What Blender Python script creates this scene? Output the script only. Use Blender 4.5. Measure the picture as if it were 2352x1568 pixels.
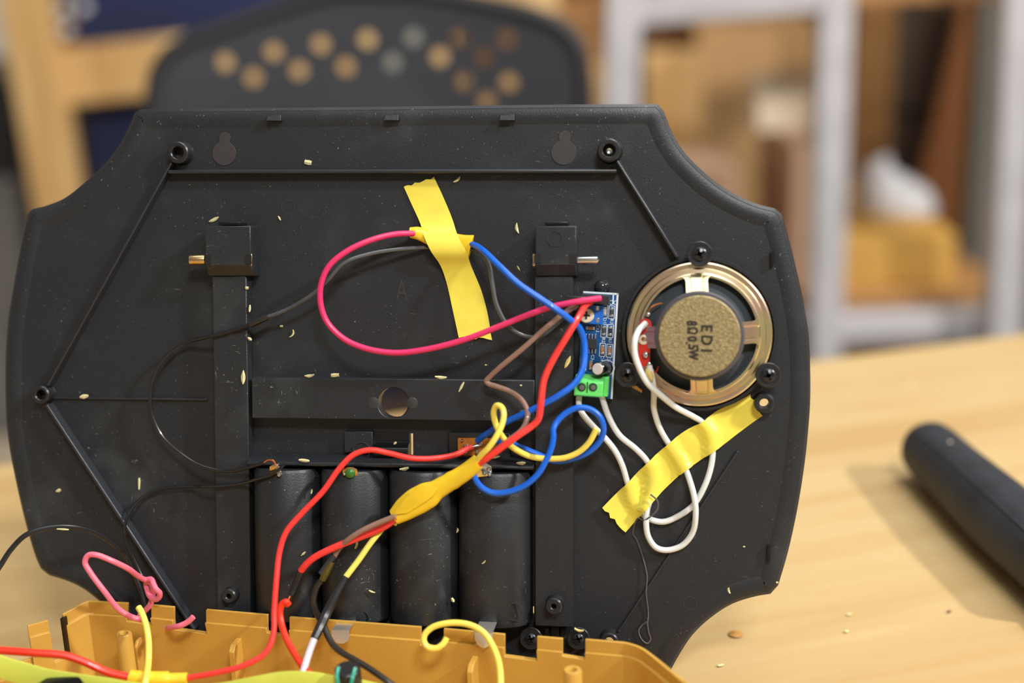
import bpy, bmesh, math, random
from mathutils import Vector, Matrix
random.seed(7)
for o in list(bpy.data.objects): bpy.data.objects.remove(o)
SC = bpy.context.scene
COL = SC.collection

# ------------------------------------------------------------------ camera
IW, IH = 2352, 1568
LENS, SENSOR = 50.0, 36.0
FPX = LENS / SENSOR * IW
ZC = 1.03724
PITCH, ROLL = 17.0, -1.9541
CAM = Matrix.Translation((0, 0, ZC)) @ Matrix.Rotation(math.radians(90 - PITCH), 4, 'X') @ Matrix.Rotation(math.radians(ROLL), 4, 'Z')
cd = bpy.data.cameras.new('camera'); cam = bpy.data.objects.new('camera', cd); COL.objects.link(cam)
cam.matrix_world = CAM
cd.lens = LENS; cd.sensor_width = SENSOR; cd.clip_start = 0.01; cd.clip_end = 50
cd.dof.use_dof = True; cd.dof.focus_distance = 0.54; cd.dof.aperture_fstop = 3.4
SC.camera = cam

# ------------------------------------------------------------------ world, lamps, exposure
wd = bpy.data.worlds.new('world'); SC.world = wd; wd.use_nodes = True
wd.node_tree.nodes['Background'].inputs[0].default_value = (0.9, 0.95, 1.0, 1)
wd.node_tree.nodes['Background'].inputs[1].default_value = 0.3
def area_lamp(name, loc, target, sx, sy, power, col):
    l = bpy.data.lights.new(name, 'AREA'); l.shape = 'RECTANGLE'; l.size = sx; l.size_y = sy
    l.energy = power; l.color = col
    o = bpy.data.objects.new(name, l); COL.objects.link(o); o.location = loc
    o.rotation_euler = (Vector(target) - Vector(loc)).to_track_quat('-Z', 'Y').to_euler()
    return o
area_lamp('ceiling_lamp_main', (0.35, -0.95, 2.45), (0.0, 0.5, 0.85), 0.5, 0.22, 27, (1.0, 0.99, 0.97))
area_lamp('ceiling_lamp_side', (1.75, -0.30, 2.33), (0.15, 0.62, 0.78), 0.18, 0.12, 48, (1.0, 0.98, 0.93))
area_lamp('ceiling_lamp_over', (0.1, 0.75, 2.68), (0.1, 0.75, 0.8), 1.2, 0.5, 9, (0.92, 0.97, 1.0))
area_lamp('background_fill_light', (0.9, 1.05, 2.66), (0.6, 2.1, 0.8), 1.2, 0.3, 22, (1.0, 0.97, 0.92))  # added fill that brightens the rack and far side; no known fixture
SC.view_settings.view_transform = 'Standard'; SC.view_settings.look = 'None'
SC.view_settings.gamma = 1.0; SC.view_settings.use_curve_mapping = False
SC.view_settings.exposure = 0.0
SC.cycles.use_denoising = True
SC.cycles.max_bounces = 8

# ------------------------------------------------------------------ places
def ray(px, py):
    d = Vector(((px - IW / 2) / FPX, -(py - IH / 2) / FPX, -1.0))
    return (CAM.to_3x3() @ d)
C0 = Vector((0, 0, ZC))
def at_z(px, py, z):
    d = ray(px, py); return C0 + d * ((z - ZC) / d.z)
def at_y(px, py, y):
    d = ray(px, py); return C0 + d * (y / d.y)
TZ = 0.75                                                    # table top height
U = Vector((0.991348, -0.131262, 0.0)); V = Vector((0.031242, 0.235953, 0.971262)); N = Vector((-0.127490, -0.962859, 0.238012))
PO = Vector((-0.046280, 0.514294, 0.857067))                 # centre of the leaning black cover
PF = Matrix(((U.x, V.x, N.x, PO.x), (U.y, V.y, N.y, PO.y), (U.z, V.z, N.z, PO.z), (0, 0, 0, 1)))
def P(px, py, h=0.0):
    """point on the leaning cover (its own frame, metres); h = height over its face in millimetres"""
    d = ray(px, py); q = PO + N * (h * 0.001)
    w = C0 + d * ((q - C0).dot(N) / d.dot(N))
    r = w - PO
    return Vector((r.dot(U), r.dot(V), h * 0.001))
nh = Vector((N.x, N.y, 0)).normalized()
BASE = Vector((-0.049318, 0.491346, 0.75))
d_ = ray(200, 1385); SA = C0 + d_ * (((BASE + nh * 0.006) - C0).dot(nh) / d_.dot(nh))
ZRIM = SA.z
SB = at_z(1430, 1480, ZRIM)
SX = (SB - SA).normalized(); SY = Vector((SX.y, -SX.x, 0))    # tray frame: SX along its rear wall, SY towards the viewer
SO = Vector((SA.x, SA.y, TZ))
SF = Matrix(((SX.x, -SY.x, 0, SO.x), (SX.y, -SY.y, 0, SO.y), (0, 0, 1, SO.z), (0, 0, 0, 1)))   # its y axis points away; tray shapes are drawn with y towards the viewer
def TW(px, py, y=0.0):
    """point on the upright plane y (mm before the tray's rear wall), tray frame"""
    d = ray(px, py); q = SO + SY * (y * 0.001)
    w = C0 + d * ((q - C0).dot(SY) / d.dot(SY)); r = w - SO
    return Vector((r.dot(SX), r.dot(SY), r.z))
def TR(px, py, z):
    w = at_z(px, py, TZ + z); r = w - SO
    return Vector((r.dot(SX), r.dot(SY), r.z))
ID = Matrix.Identity(4)

# ------------------------------------------------------------------ materials
def s2l(c):
    return tuple(((x / 255) / 12.92 if x / 255 <= 0.04045 else (((x / 255) + 0.055) / 1.055) ** 2.4) for x in c) + (1,)
MATS = {}
def mat(name, rgb, rough=0.5, metal=0.0, spec=0.5, bump=0.0, bscale=400.0, var=0.0, vscale=30.0, coat=0.0, trans=0.0, rgb2=None, stretch=(1, 1, 1), sss=0.0):
    m = bpy.data.materials.new(name); m.use_nodes = True; nt = m.node_tree
    b = nt.nodes['Principled BSDF']; b.inputs['Base Color'].default_value = s2l(rgb)
    b.inputs['Roughness'].default_value = rough; b.inputs['Metallic'].default_value = metal
    b.inputs['Specular IOR Level'].default_value = spec; b.inputs['Coat Weight'].default_value = coat
    b.inputs['Transmission Weight'].default_value = trans
    if sss:
        b.inputs['Subsurface Weight'].default_value = sss; b.inputs['Subsurface Radius'].default_value = (0.003, 0.002, 0.001)
    if bump or var or rgb2:
        tc = nt.nodes.new('ShaderNodeTexCoord'); mp = nt.nodes.new('ShaderNodeMapping'); mp.inputs['Scale'].default_value = stretch
        nt.links.new(tc.outputs['Object'], mp.inputs[0])
    if var or rgb2:
        nz = nt.nodes.new('ShaderNodeTexNoise'); nz.inputs['Scale'].default_value = vscale; nz.inputs['Detail'].default_value = 6
        nt.links.new(mp.outputs[0], nz.inputs[0])
        rp = nt.nodes.new('ShaderNodeValToRGB'); rp.color_ramp.elements[0].position = 0.35; rp.color_ramp.elements[1].position = 0.65
        c2 = rgb2 or tuple(max(0, x * (1 - var)) for x in rgb)
        rp.color_ramp.elements[0].color = s2l(c2); rp.color_ramp.elements[1].color = s2l(rgb)
        nt.links.new(nz.outputs[0], rp.inputs[0]); nt.links.new(rp.outputs[0], b.inputs['Base Color'])
    if bump:
        n2 = nt.nodes.new('ShaderNodeTexNoise'); n2.inputs['Scale'].default_value = bscale; n2.inputs['Detail'].default_value = 3
        nt.links.new(mp.outputs[0], n2.inputs[0])
        bp = nt.nodes.new('ShaderNodeBump'); bp.inputs['Strength'].default_value = bump; bp.inputs['Distance'].default_value = 0.0005
        nt.links.new(n2.outputs[0], bp.inputs['Height']); nt.links.new(bp.outputs[0], b.inputs['Normal'])
    MATS[name] = m
    return m

def wood_mat(name, light, dark, scale=6.0, stretch=(1, 14, 14), rough=0.5, bump=0.12, spot=None, coat=0.0):
    m = bpy.data.materials.new(name); m.use_nodes = True; nt = m.node_tree; b = nt.nodes['Principled BSDF']
    tc = nt.nodes.new('ShaderNodeTexCoord'); mp = nt.nodes.new('ShaderNodeMapping'); mp.inputs['Scale'].default_value = stretch
    nt.links.new(tc.outputs['Object'], mp.inputs[0])
    n1 = nt.nodes.new('ShaderNodeTexNoise'); n1.inputs['Scale'].default_value = scale; n1.inputs['Detail'].default_value = 8; n1.inputs['Distortion'].default_value = 0.6
    nt.links.new(mp.outputs[0], n1.inputs[0])
    n2 = nt.nodes.new('ShaderNodeTexNoise'); n2.inputs['Scale'].default_value = scale * 0.35; n2.inputs['Detail'].default_value = 2
    nt.links.new(mp.outputs[0], n2.inputs[0])
    ad = nt.nodes.new('ShaderNodeMath'); ad.operation = 'ADD'; nt.links.new(n1.outputs[0], ad.inputs[0]); nt.links.new(n2.outputs[0], ad.inputs[1])
    rp = nt.nodes.new('ShaderNodeValToRGB'); rp.color_ramp.elements[0].position = 0.72 / 2; rp.color_ramp.elements[1].position = 1.2 / 2
    hf = nt.nodes.new('ShaderNodeMath'); hf.operation = 'MULTIPLY'; hf.inputs[1].default_value = 0.5; nt.links.new(ad.outputs[0], hf.inputs[0])
    rp.color_ramp.elements[0].color = s2l(dark); rp.color_ramp.elements[1].color = s2l(light)
    nt.links.new(hf.outputs[0], rp.inputs[0])
    last = rp.outputs[0]
    if spot:
        n3 = nt.nodes.new('ShaderNodeTexNoise'); n3.inputs['Scale'].default_value = 38; n3.inputs['Detail'].default_value = 3
        mp3 = nt.nodes.new('ShaderNodeMapping'); mp3.inputs['Scale'].default_value = (1, 1.6, 1); nt.links.new(tc.outputs['Object'], mp3.inputs[0]); nt.links.new(mp3.outputs[0], n3.inputs[0])
        r3 = nt.nodes.new('ShaderNodeValToRGB'); r3.color_ramp.elements[0].position = 0.70; r3.color_ramp.elements[1].position = 0.80
        nt.links.new(n3.outputs[0], r3.inputs[0])
        mx = nt.nodes.new('ShaderNodeMix'); mx.data_type = 'RGBA'; mx.inputs['B'].default_value = s2l(spot)
        nt.links.new(r3.outputs[0], mx.inputs['Factor']); nt.links.new(last, mx.inputs['A']); last = mx.outputs['Result']
    nt.links.new(last, b.inputs['Base Color'])
    b.inputs['Roughness'].default_value = rough; b.inputs['Coat Weight'].default_value = coat; b.inputs['Coat Roughness'].default_value = 0.3
    bp = nt.nodes.new('ShaderNodeBump'); bp.inputs['Strength'].default_value = bump; bp.inputs['Distance'].default_value = 0.001
    nt.links.new(n1.outputs[0], bp.inputs['Height']); nt.links.new(bp.outputs[0], b.inputs['Normal'])
    return m

def worn_black(name, rgb, rough=0.42, wear=1.0):
    """black moulded plastic with fine grain, pale dust specks and short scuffs"""
    m = bpy.data.materials.new(name); m.use_nodes = True; nt = m.node_tree; b = nt.nodes['Principled BSDF']
    tc = nt.nodes.new('ShaderNodeTexCoord')
    def noise(scale, stretch, detail=2, rot=0.0, dist=0.0):
        mp = nt.nodes.new('ShaderNodeMapping'); mp.inputs['Scale'].default_value = stretch; mp.inputs['Rotation'].default_value = (0, 0, rot)
        nt.links.new(tc.outputs['Object'], mp.inputs[0]); n = nt.nodes.new('ShaderNodeTexNoise'); n.inputs['Scale'].default_value = scale
        n.inputs['Detail'].default_value = detail; n.inputs['Distortion'].default_value = dist; nt.links.new(mp.outputs[0], n.inputs[0]); return n.outputs[0]
    def ramp(src, a, c, v=1.0):
        r = nt.nodes.new('ShaderNodeValToRGB'); r.color_ramp.elements[0].position = a; r.color_ramp.elements[1].position = c
        r.color_ramp.elements[1].color = (v, v, v, 1); nt.links.new(src, r.inputs[0]); return r.outputs[0]
    def mul(a, c):
        n = nt.nodes.new('ShaderNodeMath'); n.operation = 'MULTIPLY'; nt.links.new(a, n.inputs[0]); nt.links.new(c, n.inputs[1]); return n.outputs[0]
    def mx(a, c):
        n = nt.nodes.new('ShaderNodeMath'); n.operation = 'MAXIMUM'; nt.links.new(a, n.inputs[0]); nt.links.new(c, n.inputs[1]); return n.outputs[0]
    specks = mul(ramp(noise(1000, (1, 1, 1), 1), 0.72, 0.78, 0.34 * wear), ramp(noise(34, (1, 1, 1), 3), 0.40, 0.62))
    patch = ramp(noise(22, (1, 1, 1), 3), 0.50, 0.64)
    sc1 = mul(ramp(noise(260, (1, 5, 1), 2, 0.7, 1.2), 0.71, 0.76, 0.34 * wear), patch)
    sc2 = mul(ramp(noise(230, (6, 1, 1), 2, 0.35, 1.0), 0.72, 0.77, 0.32 * wear), patch)
    haze = mul(ramp(noise(60, (1, 1, 1), 5), 0.45, 0.85, 0.07 * wear), patch)
    w = mx(mx(specks, sc1), mx(sc2, haze))
    mix = nt.nodes.new('ShaderNodeMix'); mix.data_type = 'RGBA'; mix.inputs['A'].default_value = s2l(rgb); mix.inputs['B'].default_value = s2l((190, 200, 200))
    nt.links.new(w, mix.inputs['Factor']); nt.links.new(mix.outputs['Result'], b.inputs['Base Color'])
    b.inputs['Roughness'].default_value = rough
    bp = nt.nodes.new('ShaderNodeBump'); bp.inputs['Strength'].default_value = 0.25; bp.inputs['Distance'].default_value = 0.0003
    nt.links.new(noise(1500, (1, 1, 1), 2), bp.inputs['Height']); nt.links.new(bp.outputs[0], b.inputs['Normal'])
    return m

M_BLACK = worn_black('black_abs', (34, 37, 42))
M_BLACKP = mat('black_plastic_part', (34, 35, 38), 0.34, bump=0.15, bscale=1200)
M_SCREW = mat('blackened_screw', (58, 60, 64), 0.3, metal=0.6)
M_TIN = mat('tinned_steel', (226, 224, 220), 0.36, metal=0.8)
M_RIB = mat('rib_black', (44, 46, 52), 0.3)
M_BLACKG = mat('black_gloss', (18, 19, 21), 0.22)
M_RUBBER = mat('black_rubber', (46, 50, 58), 0.62, bump=0.3, bscale=900, var=0.2, vscale=60)
M_CHAIR = mat('chair_plastic', (50, 52, 60), 0.40, bump=0.2, bscale=500)
M_TABLE = wood_mat('table_pine', (204, 177, 127), (191, 158, 106), 5.0, (1.2, 11, 11), 0.42, 0.05, spot=(196, 146, 82), coat=0.15)
M_POST = wood_mat('post_pine', (228, 190, 130), (202, 156, 96), 4.0, (14, 14, 1.2), 0.55)
M_PLY = wood_mat('plywood', (188, 142, 88), (154, 108, 60), 3.0, (1, 1, 8), 0.6)
M_PALEWOOD = wood_mat('pale_wood', (240, 205, 150), (220, 178, 118), 3.0, (1, 8, 8), 0.5)
M_ORANGEWOOD = wood_mat('orange_wood', (136, 82, 36), (104, 58, 22), 3.0, (8, 8, 1), 0.55)
M_CARD = mat('cardboard', (196, 154, 104), 0.8, var=0.12, vscale=14, bump=0.1)
M_CARDP = mat('cardboard_pinkish', (214, 176, 146), 0.8, var=0.1, vscale=12)
M_CARDY = mat('cardboard_yellow', (222, 172, 84), 0.7, var=0.12, vscale=10)
M_PAPER = mat('paper_white', (248, 230, 204), 0.8, var=0.06, vscale=20)
M_BAG = mat('white_bag', (226, 228, 234), 0.4, var=0.1, vscale=40)
M_BLUE = mat('blue_board', (26, 38, 84), 0.7, var=0.25, vscale=9)
M_ALU = mat('aluminium', (204, 202, 207), 0.42, metal=0.15, var=0.06, vscale=25)
M_ALUD = mat('aluminium_dull', (112, 112, 106), 0.45, metal=0.4)
M_FLOOR = mat('floor_grey', (150, 147, 147), 0.55, var=0.12, vscale=4)
M_WALL = mat('wall_paint', (214, 206, 192), 0.8, var=0.04, vscale=3)
M_BROWNWALL = wood_mat('brown_panel', (150, 102, 56), (112, 70, 34), 2.0, (1, 8, 1), 0.7)
M_CEIL = mat('ceiling_paint', (236, 234, 228), 0.85)
M_DARK = mat('dark_grey', (58, 56, 58), 0.6, var=0.2, vscale=8)
M_GOLD = mat('gold_plastic', (206, 160, 72), 0.36, bump=0.12, bscale=900, var=0.05, vscale=40)
M_GOLDEDGE = mat('gold_edge', (222, 176, 92), 0.4)
M_TAPE = mat('yellow_tape', (250, 234, 92), 0.34, var=0.07, vscale=60, sss=0.15)
M_TAPED = mat('yellow_tape_deep', (250, 212, 48), 0.34, var=0.08, vscale=70, sss=0.15)
M_STRAP = mat('lime_plastic', (208, 216, 90), 0.4, var=0.08, vscale=30, sss=0.2)
def wm(n, c, r=0.38): return mat('wire_' + n, c, r, coat=0.15)
WPINK = wm('magenta', (222, 50, 108)); WPALE = wm('pink', (232, 116, 140)); WRED = wm('red', (236, 58, 54)); WRED2 = wm('red_orange', (232, 52, 28))
WBLUE = wm('blue', (8, 98, 218)); WYEL = wm('yellow', (246, 226, 96)); WYELP = wm('pale_yellow', (236, 230, 110)); WWHITE = wm('white', (226, 230, 231))
WBROWN = wm('brown', (148, 116, 104)); WGREY = wm('grey', (74, 78, 82), 0.3); WBLK = wm('black', (26, 27, 31), 0.32); WOLIVE = wm('olive', (84, 72, 28)); WGREEN = wm('green', (34, 150, 126))
M_HAIR = mat('dark_thread', (86, 82, 84), 0.6)
M_COPPER = mat('copper', (226, 140, 84), 0.3, metal=0.9)
M_SOLDER = mat('solder', (216, 220, 220), 0.22, metal=0.95)
M_STEEL = mat('bright_steel', (222, 226, 226), 0.2, metal=1.0)
M_BRASS = mat('brass_steel', (214, 186, 140), 0.25, metal=1.0)
M_ZINC = mat('yellow_zinc', (222, 210, 164), 0.30, metal=1.0, rgb2=(216, 184, 168), vscale=70, bump=0.0)
M_FERRITE = mat('ferrite', (78, 76, 82), 0.45, bump=0.2, bscale=900)
def speckle():
    m = mat('gold_speckle', (178, 164, 124), 0.35, metal=0.5, rgb2=(140, 124, 84), vscale=900, bump=0.5, bscale=1600)
    return m
M_PLATE = speckle()
M_CONE = mat('cone_paper', (58, 66, 72), 0.8, bump=0.3, bscale=700)
M_RED = mat('red_fibre', (212, 44, 30), 0.38)
M_PCB = mat('pcb_blue', (10, 84, 150), 0.32, var=0.2, vscale=120)
M_PCBEDGE = mat('pcb_edge', (196, 200, 190), 0.5)
M_SILK = mat('silkscreen', (214, 226, 232), 0.6)
M_TERM = mat('terminal_green', (104, 222, 112), 0.35, coat=0.1)
M_TRIM = mat('trimmer_blue', (26, 104, 206), 0.35)
M_CREAM = mat('cream', (226, 214, 190), 0.45)
M_CHIP = mat('chip_black', (40, 40, 44), 0.45)
M_CERAM = mat('ceramic_tan', (176, 130, 84), 0.4)
M_CERAMD = mat('ceramic_dark', (64, 66, 64), 0.4)
M_BROWNPCB = mat('phenolic_brown', (190, 110, 26), 0.4, var=0.15, vscale=200)
M_GREENLK = mat('green_lacquer', (52, 112, 44), 0.3)
M_SHAV = mat('pale_shaving', (226, 220, 168), 0.6, var=0.12, vscale=500)
M_SHAVY = mat('yellow_shaving', (232, 214, 134), 0.55, var=0.1, vscale=500)
M_AMBER = mat('amber_flake', (190, 140, 66), 0.4)
M_INK = mat('black_ink', (34, 28, 22), 0.6)
M_SLOT_SHADE = mat('slot_shade_black', (10, 10, 11), 0.7)  # near-black pads paint the shade inside slots that are not cut
M_MARK = mat('mould_mark', (54, 55, 58), 0.3)

# ------------------------------------------------------------------ mesh helpers
class MB:
    def __init__(s): s.v = []; s.f = []
    def add(s, vs, fs):
        b = len(s.v); s.v += [Vector(x) for x in vs]; s.f += [tuple(i + b for i in f) for f in fs]; return s
    def box(s, c, size, R=None):
        c = Vector(c); x, y, z = [k / 2 for k in size]
        vs = [Vector((a * x, b * y, d * z)) for a in (-1, 1) for b in (-1, 1) for d in (-1, 1)]
        if R: vs = [R @ v for v in vs]
        return s.add([c + v for v in vs], [(0, 1, 3, 2), (4, 6, 7, 5), (0, 4, 5, 1), (2, 3, 7, 6), (0, 2, 6, 4), (1, 5, 7, 3)])
    def bar(s, a, b, w, t, up=Vector((0, 0, 1))):
        """box from a to b, w across, t along up"""
        a, b = Vector(a), Vector(b); d = b - a; L = d.length; d.normalize(); x = d.cross(up).normalized(); z = x.cross(d)
        R = Matrix((d, x, z)).transposed(); return s.box((a + b) / 2, (L, w, t), R)
    def tube(s, pts, r, n=10, caps=True):
        pts = [Vector(p) for p in pts]; m = len(pts); rr = r if isinstance(r, (list, tuple)) else [r] * m
        t0 = (pts[1] - pts[0]).normalized(); x = t0.orthogonal().normalized(); vs = []; fs = []
        for i, p in enumerate(pts):
            t = (pts[min(i + 1, m - 1)] - pts[max(i - 1, 0)])
            t = t.normalized() if t.length > 1e-9 else t0
            x = (x - t * x.dot(t)); x = x.normalized() if x.length > 1e-9 else t.orthogonal().normalized(); y = t.cross(x)
            for k in range(n):
                a = 2 * math.pi * k / n; vs.append(p + (x * math.cos(a) + y * math.sin(a)) * rr[i])
        for i in range(m - 1):
            for k in range(n):
                k2 = (k + 1) % n; fs.append((i * n + k, i * n + k2, (i + 1) * n + k2, (i + 1) * n + k))
        if caps: fs.append(tuple(range(n - 1, -1, -1))); fs.append(tuple((m - 1) * n + k for k in range(n)))
        return s.add(vs, fs)
    def lathe(s, prof, c=(0, 0, 0), n=40, R=None, a0=0.0):
        c = Vector(c); vs = []; fs = []; idx = []
        for r, h in prof:
            if r < 1e-7:
                q = Vector((0, 0, h)); vs.append(c + (R @ q if R else q)); idx.append([len(vs) - 1] * n)
            else:
                row = []
                for k in range(n):
                    a = a0 + 2 * math.pi * k / n; q = Vector((r * math.cos(a), r * math.sin(a), h)); vs.append(c + (R @ q if R else q)); row.append(len(vs) - 1)
                idx.append(row)
        for i in range(len(prof) - 1):
            for k in range(n):
                k2 = (k + 1) % n; q = []
                for w in (idx[i][k], idx[i][k2], idx[i + 1][k2], idx[i + 1][k]):
                    if w not in q: q.append(w)
                if len(q) > 2: fs.append(tuple(q))
        return s.add(vs, fs)
    def plate(s, outline, holes, h0, h1, f=lambda p, h: Vector((p[0], p[1], h))):
        """flat sheet with holes: 2D loops, thickness h0..h1; f maps 2D point and height to 3D"""
        bm = bmesh.new(); loops = []
        for lp in [outline] + list(holes):
            vs = [bm.verts.new((p[0], p[1], 0)) for p in lp]; loops.append(vs)
            for i in range(len(vs)): bm.edges.new((vs[i], vs[(i + 1) % len(vs)]))
        bmesh.ops.triangle_fill(bm, use_beauty=True, edges=bm.edges[:])
        bm.verts.index_update(); base = [v.co.copy() for v in bm.verts]; tris = [tuple(v.index for v in q.verts) for q in bm.faces]; n = len(base)
        vs = [f(p, h0) for p in base] + [f(p, h1) for p in base]
        fs = [t for t in tris] + [tuple(i + n for i in reversed(t)) for t in tris]
        for lp in loops:
            for i in range(len(lp)):
                a, b = lp[i].index, lp[(i + 1) % len(lp)].index; fs.append((a, b, b + n, a + n))
        bm.free(); return s.add(vs, fs)
    def loft(s, rows, close=False, caps=False):
        n = len(rows[0]); vs = [p for r in rows for p in r]; fs = []
        for i in range(len(rows) - 1):
            for k in range(n if close else n - 1):
                k2 = (k + 1) % n; fs.append((i * n + k, i * n + k2, (i + 1) * n + k2, (i + 1) * n + k))
        if caps: fs.append(tuple(range(n))); fs.append(tuple((len(rows) - 1) * n + k for k in range(n)))
        return s.add(vs, fs)
    def sheet(s, rows, t, up=Vector((0, 0, 1))):
        """thin sheet with thickness t along up from a grid of points"""
        n = len(rows[0]); m = len(rows); top = [[p + up * t for p in r] for r in rows]
        b = len(s.v); s.loft(rows); s.loft(top)
        e = [(i, 0) for i in range(m)] + [(m - 1, k) for k in range(1, n)] + [(i, n - 1) for i in range(m - 2, -1, -1)] + [(0, k) for k in range(n - 2, 0, -1)]
        ids = [b + i * n + k for i, k in e]
        for i in range(len(ids)):
            a, c = ids[i], ids[(i + 1) % len(ids)]; s.f.append((a, c, c + m * n, a + m * n))
        return s

ROOTS = {}
def build(name, mb, material, parent=None, frame=PF, label=None, cat=None, group=None, kind=None, bevel=0.0, seg=2, ang=34, origin=None, solid=0.0):
    if parent is None:
        if origin is None:
            lo = [min(v[i] for v in mb.v) for i in range(3)]; hi = [max(v[i] for v in mb.v) for i in range(3)]
            origin = Vector(((lo[0] + hi[0]) / 2, (lo[1] + hi[1]) / 2, lo[2]))
    else:
        frame, origin = ROOTS[parent.name]
    vv = [Vector((v.x, -v.y, v.z)) for v in mb.v] if frame is SF else mb.v
    if parent is None and frame is SF: raise ValueError('tray shapes need a parent')
    me = bpy.data.meshes.new(name); me.from_pydata([tuple(v - origin) for v in vv], [], mb.f); me.validate()
    bm = bmesh.new(); bm.from_mesh(me); bmesh.ops.recalc_face_normals(bm, faces=bm.faces[:]); bm.to_mesh(me); bm.free()
    me.polygons.foreach_set('use_smooth', [True] * len(me.polygons)); me.set_sharp_from_angle(angle=math.radians(ang))
    me.materials.append(material)
    o = bpy.data.objects.new(name, me); COL.objects.link(o)
    if bevel:
        md = o.modifiers.new('bevel', 'BEVEL'); md.width = bevel; md.segments = seg; md.limit_method = 'ANGLE'; md.angle_limit = math.radians(40); md.harden_normals = False
    if parent is None: o.matrix_world = frame @ Matrix.Translation(origin)
    else: o.parent = parent
    ROOTS[o.name] = (frame, origin)
    tag(o, label, cat, group, kind); return o
def tag(o, label=None, cat=None, group=None, kind=None):
    for k, x in (('label', label), ('category', cat), ('group', group), ('kind', kind)):
        if x: o[k] = x
def empty(name, origin, frame=PF, label=None, cat=None, group=None):
    o = bpy.data.objects.new(name, None); COL.objects.link(o); o.empty_display_size = 0.01
    o.matrix_world = frame @ Matrix.Translation(Vector(origin)); ROOTS[o.name] = (frame, Vector(origin)); tag(o, label, cat, group); return o
def spline(pts, k=6):
    pts = [Vector(p) for p in pts]; out = []
    for i in range(len(pts) - 1):
        p0 = pts[i - 1] if i else pts[0] * 2 - pts[1]; p1 = pts[i]; p2 = pts[i + 1]; p3 = pts[i + 2] if i + 2 < len(pts) else p2 * 2 - p1
        a = max((p1 - p0).length, 1e-6) ** 0.5; b = max((p2 - p1).length, 1e-6) ** 0.5; c = max((p3 - p2).length, 1e-6) ** 0.5
        m1 = ((p1 - p0) / a - (p2 - p0) / (a + b) + (p2 - p1) / b) * b; m2 = ((p2 - p1) / b - (p3 - p1) / (b + c) + (p3 - p2) / c) * b
        for j in range(k):
            t = j / k; out.append(p1 * (2 * t ** 3 - 3 * t * t + 1) + m1 * (t ** 3 - 2 * t * t + t) + p2 * (-2 * t ** 3 + 3 * t * t) + m2 * (t ** 3 - t * t))
    out.append(pts[-1]); return out
def s2(pts, k=5): return [(p[0], p[1]) for p in spline([(x[0], x[1], 0) for x in pts], k)]
def circ(c, r, n=28, a0=0.0): return [(c[0] + r * math.cos(a0 + 2 * math.pi * i / n), c[1] + r * math.sin(a0 + 2 * math.pi * i / n)) for i in range(n)]
def inset(loop, d):
    """shift a closed 2D loop to its inside by d"""
    n = len(loop); area = sum(loop[i][0] * loop[(i + 1) % n][1] - loop[(i + 1) % n][0] * loop[i][1] for i in range(n)); sg = 1 if area > 0 else -1; out = []
    for i in range(n):
        a, b, c = Vector(loop[i - 1]), Vector(loop[i]), Vector(loop[(i + 1) % n]); e1 = (b - a).normalized(); e2 = (c - b).normalized()
        n1 = Vector((-e1.y, e1.x)) * sg; n2 = Vector((-e2.y, e2.x)) * sg; m = (n1 + n2); k = max(0.35, 1 + n1.dot(n2)); out.append(tuple(b + m * (d / k)))
    return out
def text_mesh(txt, size):
    cu = bpy.data.curves.new('t', 'FONT'); cu.body = txt; cu.size = size; cu.align_x = 'CENTER'; cu.align_y = 'CENTER'; cu.resolution_u = 3
    o = bpy.data.objects.new('t', cu); COL.objects.link(o); dg = bpy.context.evaluated_depsgraph_get(); dg.update()
    me = bpy.data.meshes.new_from_object(o.evaluated_get(dg)); vs = [v.co.copy() for v in me.vertices]; fs = [tuple(p.vertices) for p in me.polygons]
    bpy.data.objects.remove(o); bpy.data.curves.remove(cu); bpy.data.meshes.remove(me); return vs, fs
def put_text(mb, txt, size, c, ang, h, sx=1.0, bold=0.0):
    vs, fs = text_mesh(txt, size); ca, sa = math.cos(ang), math.sin(ang)
    offs = [(0, 0)] if not bold else [(0, 0), (bold, 0), (0, bold), (bold, bold)]
    for i, (ox, oy) in enumerate(offs):
        mb.add([Vector((c[0] + (v.x * sx + ox) * ca - (v.y + oy) * sa, c[1] + (v.x * sx + ox) * sa + (v.y + oy) * ca, h + i * 2e-6)) for v in vs], fs)

# ================================================================== the room
def structure(name, mb, m): return build(name, mb, m, frame=ID, kind='structure')
structure('floor', MB().box((0, 1.0, -0.05), (5.6, 6.0, 0.1)), M_FLOOR)
structure('ceiling', MB().box((0, 1.0, 2.8), (5.6, 6.0, 0.1)), M_CEIL)
structure('wall_rear', MB().box((0, 4.05, 1.375), (5.6, 0.1, 2.75)), M_BROWNWALL)
structure('wall_front', MB().box((0, -2.05, 1.375), (5.6, 0.1, 2.75)), M_WALL)
structure('wall_left', MB().box((-2.85, 1.0, 1.375), (0.1, 6.2, 2.75)), M_WALL)
structure('wall_right', MB().box((2.85, 1.0, 1.375), (0.1, 6.2, 2.75)), M_WALL)

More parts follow.
